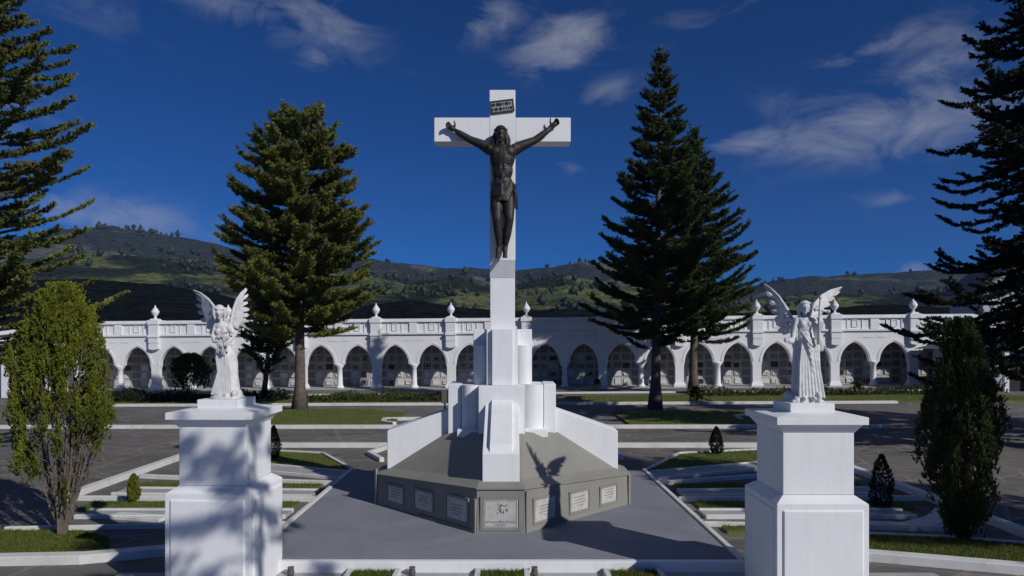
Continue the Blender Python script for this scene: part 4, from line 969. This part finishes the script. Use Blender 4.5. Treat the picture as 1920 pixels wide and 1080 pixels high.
fe = [(bp_(1470, 562, .10), bp_(1431, 533, .0), .032), (bp_(1472, 570, .10), bp_(1434, 544, .0), .040), (bp_(1474, 580, .10), bp_(1441, 560, .0), .046), (bp_(1476, 590, .10), bp_(1445, 580, .01), .050), (bp_(1478, 598, .10), bp_(1447, 598, .02), .054),
      (bp_(1480, 605, .10), bp_(1453, 615, .03), .056), (bp_(1483, 610, .10), bp_(1462, 627, .05), .056), (bp_(1486, 612, .10), bp_(1473, 632, .06), .05), (bp_(1478, 576, .085), bp_(1455, 562, .05), .042), (bp_(1481, 588, .085), bp_(1457, 582, .05), .044), (bp_(1484, 598, .085), bp_(1461, 602, .05), .046), (bp_(1486, 604, .085), bp_(1470, 618, .06), .044)]
wing(A2, rt, lead, fe, [(bp_(1480, 580, .09), bp_(1472, 584, .07), .034), (bp_(1485, 596, .09), bp_(1476, 602, .07), .036)], .03, 'broad wing spread to the left', -1, 3)
lead = [bp_(1524, 606, .08), bp_(1528, 588, .11), bp_(1533, 570, .11), bp_(1545, 554, .09), bp_(1560, 544, .05), bp_(1576, 539, .0)]
fe = [(bp_(1546, 556, .09), bp_(1578, 539, .0), .026), (bp_(1542, 562, .09), bp_(1577, 546, .0), .032), (bp_(1539, 568, .09), bp_(1570, 557, .02), .034), (bp_(1536, 576, .09), bp_(1561, 569, .03), .036), (bp_(1534, 584, .09), bp_(1553, 580, .05), .036), (bp_(1531, 592, .09), bp_(1548, 592, .06), .036), (bp_(1529, 599, .09), bp_(1542, 603, .06), .034),
      (bp_(1538, 566, .07), bp_(1556, 556, .04), .028), (bp_(1535, 576, .07), bp_(1550, 570, .04), .030)]
wing(A2, rt, lead, fe, [(bp_(1534, 572, .09), bp_(1540, 570, .07), .028), (bp_(1530, 590, .09), bp_(1536, 588, .07), .03)], .03, 'narrow wing raised to the right', 1, 4)

# ------------------------------------------------------------------ trees
def trunk_mesh(H_, r0, r1, lean=(0, 0), flare=1.6, n=12, seed=0):
    r = random.Random(seed); pts = []; rad = []
    for i in range(13):
        t_ = i/12; pts.append((lean[0]*t_+r.uniform(-.04, .04)*r0*3, lean[1]*t_+r.uniform(-.04, .04)*r0*3, H_*t_-.1)); rad.append(lerp(r0, r1, t_)*(1+(flare-1)*max(0, 1-t_*12)))
    return MB().tube(pts, rad, n)
def conifer(name, loc, H_, z0, prof, label, F, trunk_r=.3, whorls=30, per=6, rise=.12, curl=.5, twig=.9, nd=26, nl=.16, nw=.028, lean=(0, 0), seed=1, droop=0., dens=1., cat='tree', thin=0., side=None, tw_gap=.24, lv=(.62, 1.16)):
    """prof(t) -> crown radius at relative height t of the crown"""
    global rng
    rng = np.random.default_rng(seed); r = random.Random(seed)
    t_ = empty(name, loc); tag(t_, label, cat)
    trunk_mesh(H_*.98, trunk_r, .03, lean, seed=seed).build('trunk', BARK, t_, smooth=True)
    br = MB(); P = []; D = []; L = []; T = []
    for w_ in range(whorls):
        tz = w_/(whorls-1); base_z = z0+(H_-z0)*tz*.985
        rad0 = prof(tz); a0 = r.random()*6.28
        for k in range(per):
            if r.random() < thin: continue
            a = a0+k*6.283/per+r.uniform(-.3, .3); Lb = rad0*(r.uniform(*lv))
            if side is not None: Lb *= side(a)
            if Lb < .15: continue
            zz = base_z+r.uniform(-.95, .95)*(H_-z0)/whorls; tt_ = zz/H_
            p = np.array([lean[0]*tt_, lean[1]*tt_, zz]); el_ = rise+r.uniform(-.20, .20)+.55*max(0, tz-.75)*2
            nseg = 7; pts = [p.copy()]; dirs = []
            for sgi in range(nseg):
                f = sgi/(nseg-1); e_ = el_-droop*math.sin(f*math.pi*.8)+curl*f*f; d = np.array([math.cos(a)*math.cos(e_), math.sin(a)*math.cos(e_), math.sin(e_)])
                p = p+d*Lb/nseg; pts.append(p.copy()); dirs.append(d)
            br.tube([tuple(q) for q in pts], [max(.008, trunk_r*.20*(1-i/nseg)*min(1, Lb/3)+.008) for i in range(nseg+1)], 3, False)
            nt = max(3, int(Lb/tw_gap*dens)); btint = r.uniform(.05, .95)
            for q in range(nt):
                f = .22+.78*(q+r.random())/nt; i = min(nseg-1, int(f*nseg)); pos = pts[i]+(pts[i+1]-pts[i])*(f*nseg-i); d = dirs[i]
                sd_ = np.array([-math.sin(a), math.cos(a), 0.])
                for sg in (-1, 1):
                    ax = d*r.uniform(.5, .9)+sd_*sg*r.uniform(.5, 1.)+np.array([0, 0, r.uniform(-.12, .38)]); ax /= np.linalg.norm(ax)
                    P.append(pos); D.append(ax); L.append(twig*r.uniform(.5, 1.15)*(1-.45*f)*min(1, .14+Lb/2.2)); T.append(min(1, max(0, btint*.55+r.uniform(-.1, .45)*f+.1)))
            P.append(pts[-2]); D.append(dirs[-1]); L.append(twig*.6); T.append(btint*.5+.4)
    tag(br.build('limbs', BARK, t_), kind='stuff')
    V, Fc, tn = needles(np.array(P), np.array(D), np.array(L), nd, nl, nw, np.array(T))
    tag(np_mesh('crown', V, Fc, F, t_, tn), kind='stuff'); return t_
ov = lambda t: (1-t)
conifer('pine_tree', (-12.3, 38.7, 0), 17.1, 4.6, lambda t: .95*float(np.interp(t, [0, .04, .14, .27, .38, .5, .66, .8, .91, .98, 1], [2.6, 3.6, 4.5, 4.85, 4.7, 4.1, 3.65, 3.0, 2.1, 1.2, .7])), 'broad rounded pine with lit green boughs between left angel and the cross', F_PINE, .33, 33, 8, .02, .50, .95, 50, .20, .021, seed=3, tw_gap=.16, lv=(.74, 1.12))
conifer('pine_tree', (8.3, 38.7, 0), 21.7, 3.8, lambda t: 1.1*float(np.interp(t, [0, .06, .17, .3, .42, .55, .68, .78, .87, .91, .94, 1], [2.5, 3.7, 3.5, 3.1, 2.6, 1.75, 1.55, 1.1, .55, .33, .14, .08])), 'tallest dark pine tree with pointed top to the right of the cross', F_DARK, .30, 40, 7, .10, .5, .75, 40, .18, .022, seed=5, lean=(.35, 0), tw_gap=.16)
conifer('pine_tree', (13.5, 49.5, .1), 19.3, 4.2, lambda t: 1.1*float(np.interp(t, [0, .06, .2, .35, .54, .7, .82, .92, 1], [2.6, 3.9, 4.2, 4.0, 3.1, 2.2, 1.4, .7, .2])), 'dark pine tree standing behind the tallest one, right of it', F_DARK, .32, 34, 7, .10, .5, .9, 40, .22, .026, seed=8, tw_gap=.19)
conifer('small_tree', (-17.3, 46.5, -.1), 6.4, 2.2, lambda t: 2.0*math.sqrt(max(0, 1-(2*t-1)**2))+.2, 'small round evergreen behind the left angel, below the broad pine', F_CYP, .22, 12, 7, .3, .3, .8, 26, .20, .034, lean=(.5, 0), seed=9)
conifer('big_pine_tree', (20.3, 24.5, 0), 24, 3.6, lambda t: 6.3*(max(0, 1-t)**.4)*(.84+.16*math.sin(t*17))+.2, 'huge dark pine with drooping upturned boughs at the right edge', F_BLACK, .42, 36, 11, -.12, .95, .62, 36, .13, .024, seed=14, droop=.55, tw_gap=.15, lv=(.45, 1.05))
conifer('big_pine_tree', (-16.4, 20.6, 0), 15.5, 3.4, lambda t: 1.1*float(np.interp(t, [0, .1, .25, .4, .6, .8, .95, 1], [2.9, 3.2, 2.6, 2.9, 2.4, 1.8, 1.0, .4])), 'tall loose pine with sunlit green tufts at the left edge', F_PINE, .30, 32, 8, .25, .35, .42, 36, .11, .020, seed=22, thin=.10, tw_gap=.15, lv=(.5, 1.25))
conifer('big_pine_tree', (7.2, .2, 0), 12.0, 8.2, lambda t: 2.4*(max(0, 1-t)**.5)+.3, 'pine behind the viewer whose boughs shade the left pedestal', F_PINE, .22, 6, 4, .30, .4, .55, 26, .14, .03, seed=31, thin=.35)
conifer('big_pine_tree', (21.3, 5.2, 0), 15.5, 5.6, lambda t: 4.2*(max(0, 1-t)**.5)+.2, 'pine beyond the right edge whose crown shades the beds', F_DARK, .35, 24, 7, .05, .5, 1.0, 24, .2, .034, seed=33)
conifer('big_pine_tree', (33, 22, 0), 17.5, 3.0, lambda t: 4.8*(max(0, 1-t)**.5)+.2, 'farther pine beyond the right edge that shades the road', F_DARK, .35, 20, 7, .05, .5, 1.1, 20, .25, .045, seed=35)

def bush(name, loc, H_, rmax, prof, F, label, ntuft, tl_, nd, nl, nw, stems, seed, fill=.55, low=.0, plumes=0, cat='shrub', stemm=None, splay=1., lean=0.):
    global rng
    rng = np.random.default_rng(seed); r = random.Random(seed); t_ = empty(name, loc); tag(t_, label, cat)
    if stems:
        for q in range(stems):
            sb = MB(); a = q*2.4+r.random(); rr_ = r.uniform(.35, .95)*rmax*splay; hh = H_*r.uniform(.55, .92)
            pts = [(r.uniform(-.06, .06)*rmax, r.uniform(-.06, .06)*rmax, -.05)]
            for i in range(1, 7):
                f = i/6; pts.append((rr_*math.cos(a)*f**.8+r.uniform(-.03, .03)+lean*f, rr_*math.sin(a)*f**.8+r.uniform(-.03, .03), hh*f))
            sb.tube(pts, [max(.006, .030*rmax*(1-i/7)) for i in range(7)], 5)
            for i in range(2, 6):
                for z_ in range(5):
                    b_ = Vector(pts[i])+Vector((0, 0, r.uniform(-.3, .3))); e_ = b_+Vector((r.uniform(-.3, .3)*rmax, r.uniform(-.3, .3)*rmax, r.uniform(.2, .55))); sb.tube([b_, (b_+e_)/2+Vector((0, 0, -.04)), e_], [.010*rmax, .007*rmax, .003], 3, False)
            sb.build('stem', stemm or STEM, t_)
    u = rng.random(ntuft)**(.50 if low > .1 else 1); z = low+(1-low)*u; rad = np.array([prof(x) for x in z])*rmax
    # lumpy outline
    a = rng.random(ntuft)*6.283; lump = 1+.16*np.sin(a*3+z*9+seed)+.10*np.sin(a*7-z*21)
    q = (1-(1-fill)*0)*np.sqrt(rng.random(ntuft)*(1-fill)+fill)
    x = rad*lump*q*np.cos(a)+lean*z; y = rad*lump*q*np.sin(a)
    top = np.zeros(ntuft)
    if plumes:
        pick = rng.integers(0, plumes, ntuft); g = rng.normal(size=(ntuft, 3))*np.array([.060, .060, .15]); 
        top = np.clip(.5+g[:, 2]/.34, 0, 1); g[:, :2] *= (1.15-.75*top)[:, None]
        x = x[pick]+g[:, 0]; y = y[pick]+g[:, 1]; z = np.clip(z[pick]+g[:, 2]/H_, .02, 1.03); a = a[pick]; q = q[pick]
    P = np.c_[x, y, z*H_]; D = unit(np.c_[np.cos(a)*.38, np.sin(a)*.38, np.ones(ntuft)]+rng.normal(0, .22, (ntuft, 3)))
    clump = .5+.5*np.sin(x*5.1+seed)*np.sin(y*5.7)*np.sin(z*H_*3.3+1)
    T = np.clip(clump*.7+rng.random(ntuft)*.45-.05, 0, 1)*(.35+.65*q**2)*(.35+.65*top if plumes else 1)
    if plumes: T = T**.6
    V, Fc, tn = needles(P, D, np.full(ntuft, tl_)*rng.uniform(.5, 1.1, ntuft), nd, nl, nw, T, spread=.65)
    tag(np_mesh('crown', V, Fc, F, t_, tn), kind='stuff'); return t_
def th_prof(z): return np.interp(z, [0, .12, .3, .5, .62, .8, .93, 1.0], [.15, .50, .92, 1.0, .90, .64, .36, .08])
bush('thuja_bush', (-9.05, 13.4, .05), 4.85, .98, th_prof, F_THUJA, 'tall yellow green thuja bush with bare stems at lower left', 12000, .13, 20, .045, .010, 19, 41, .30, .14, plumes=260)
bush('thuja_bush.low'.split('.')[0]+'_sprays', (-9.5, 13.5, .05), 2.4, 1.25, lambda z: np.interp(z, [0, .3, .7, 1], [.2, .7, 1.0, .6]), F_CYP, 'sparse grey green sprays around the foot of the thuja', 700, .2, 16, .05, .010, 9, 43, .3, .25) if False else None
def cy_prof(z): return np.interp(z, [0, .06, .14, .35, .55, .72, .86, .95, 1.0], [.10, .16, .45, .98, 1.0, .80, .52, .32, .06])
bush('cypress_bush', (8.80, 13.05, .05), 4.15, .66, cy_prof, F_CYP, 'dark loose cypress tapering to its foot at lower right', 11000, .13, 20, .045, .011, 6, 47, .2, .06, splay=.5, plumes=330)
def cone(z): return np.interp(z, [0, .08, .35, .6, .85, 1.0], [.55, .9, 1.0, .85, .45, .06])
for (x_, y_, H_, r_, F_, lab) in [(-7.9, 22.1, 1.05, .20, F_CONE, 'small dark clipped cypress beside the grass triangle left of the platform'), (7.05, 23.0, 0.90, .22, F_CONE, 'small dark clipped cypress on the grass right of the monument'),
                                  (8.65, 15.6, 1.20, .235, F_CONE, 'dark spindle shaped cypress between right pedestal and the loose cypress'), (-9.2, 16.2, .62, .13, F_THUJA, 'little yellow green cypress on the lit grass left of the left pedestal')]:
    bush('clipped_cypress', (x_, y_, .08), H_, r_, cone, F_, lab, 1300, .06, 16, .028, .008, 0, int(abs(x_)*10), .55, 0)
bush('round_bush', (-24.2, 50.2, -.2), 3.0, 1.25, lambda z: math.sqrt(max(0, 1-(2*z-1.0)**2))*.95+.05 if np.isscalar(z) else z, F_HEDGE, 'dark rounded bush in front of the arches left of the left angel', 1100, .35, 16, .16, .030, 5, 71, .2, .12)
# hedges and flower beds before the gallery
def hedge(name, x0, x1, y0, y1, h_, n_, seed, F_, label, nl=.10):
    rng2 = np.random.default_rng(seed); global rng; rng = rng2
    x = rng.uniform(x0, x1, n_); y = rng.uniform(y0, y1, n_); hh = h_*(.55+.45*np.sin(x*1.3+seed)*np.sin(x*.47+y)+.2*rng.random(n_)); z = np.array([gz(a, b_) for a, b_ in zip(x, y)])+rng.random(n_)*np.maximum(hh, .12)
    V, Fc, tn = needles(np.c_[x, y, z], unit(np.c_[rng.normal(0, .5, (n_, 2)), np.ones(n_)]), np.full(n_, .18), 10, nl, .028, rng.random(n_), spread=1.1)
    o = np_mesh(name, V, Fc, F_, None, tn); tag(o, label, 'plants', None, 'stuff'); return o
hedge('flower_bed', -13.6, -4.6, 43, 46.5, .55, 2400, 3, F_HEDGE, 'low mixed plants in the long bed before the arches, left of the cross')
hedge('dark_hedge', -28, -15.2, 43.5, 46.5, .75, 4200, 4, F_CONE, 'low dark hedge in shade behind the left angel')
hedge('flower_bed', 12.8, 32, 46, 48.5, .55, 2600, 5, F_CYP, 'low dark plants before the arches on the right')
hedge('flower_bed', 33, 44, 36, 41, .7, 2500, 6, F_HEDGE, 'grassy planting at the right edge before the tomb house', .12)
# small plants standing alone
for k, (px, py, hh, lab) in enumerate([(642, 720, 1.5, 'young plant in front of the column left of the second urn'), (1120, 735, .9, 'low weed on the lit lawn right of the cross'), (1610, 748, 1.0, 'small shrub on the lawn behind the right angel'), (1305, 772, 1.3, 'thin sapling between the two dark pines and the road'),
                                       (880, 760, .8, 'little tuft near the kerb left of the tower')]):
    X_, Y_ = gp(px, py); bush('young_shrub', (X_, Y_, gz(X_, Y_)), hh, hh*.3, lambda z: np.interp(z, [0, .4, .8, 1], [.3, 1, .8, .2]), F_HEDGE, lab, 160, .12, 8, .10, .03, 2, 60+k, .2, .2)
print('tris about', sum(len(o.data.polygons) for o in bpy.data.objects if o.type == 'MESH'))

# ------------------------------------------------------------------ air between here and the hills
hz = MB().box(-3400, 3400, -80, 2700, -65, 520).build('haze', None); tag(hz, kind='stuff')
hm = bpy.data.materials.new('haze_air'); hm.use_nodes = True; ht = hm.node_tree; ht.nodes.clear(); HN = NT(ht)
ho = HN.n('ShaderNodeOutputMaterial'); pv = HN.n('ShaderNodeVolumePrincipled', None, Color=(.42, .62, 1.0, 1), Density=.00006)
ht.links.new(pv.outputs[0], ho.inputs['Volume']); hz.data.materials.append(hm)
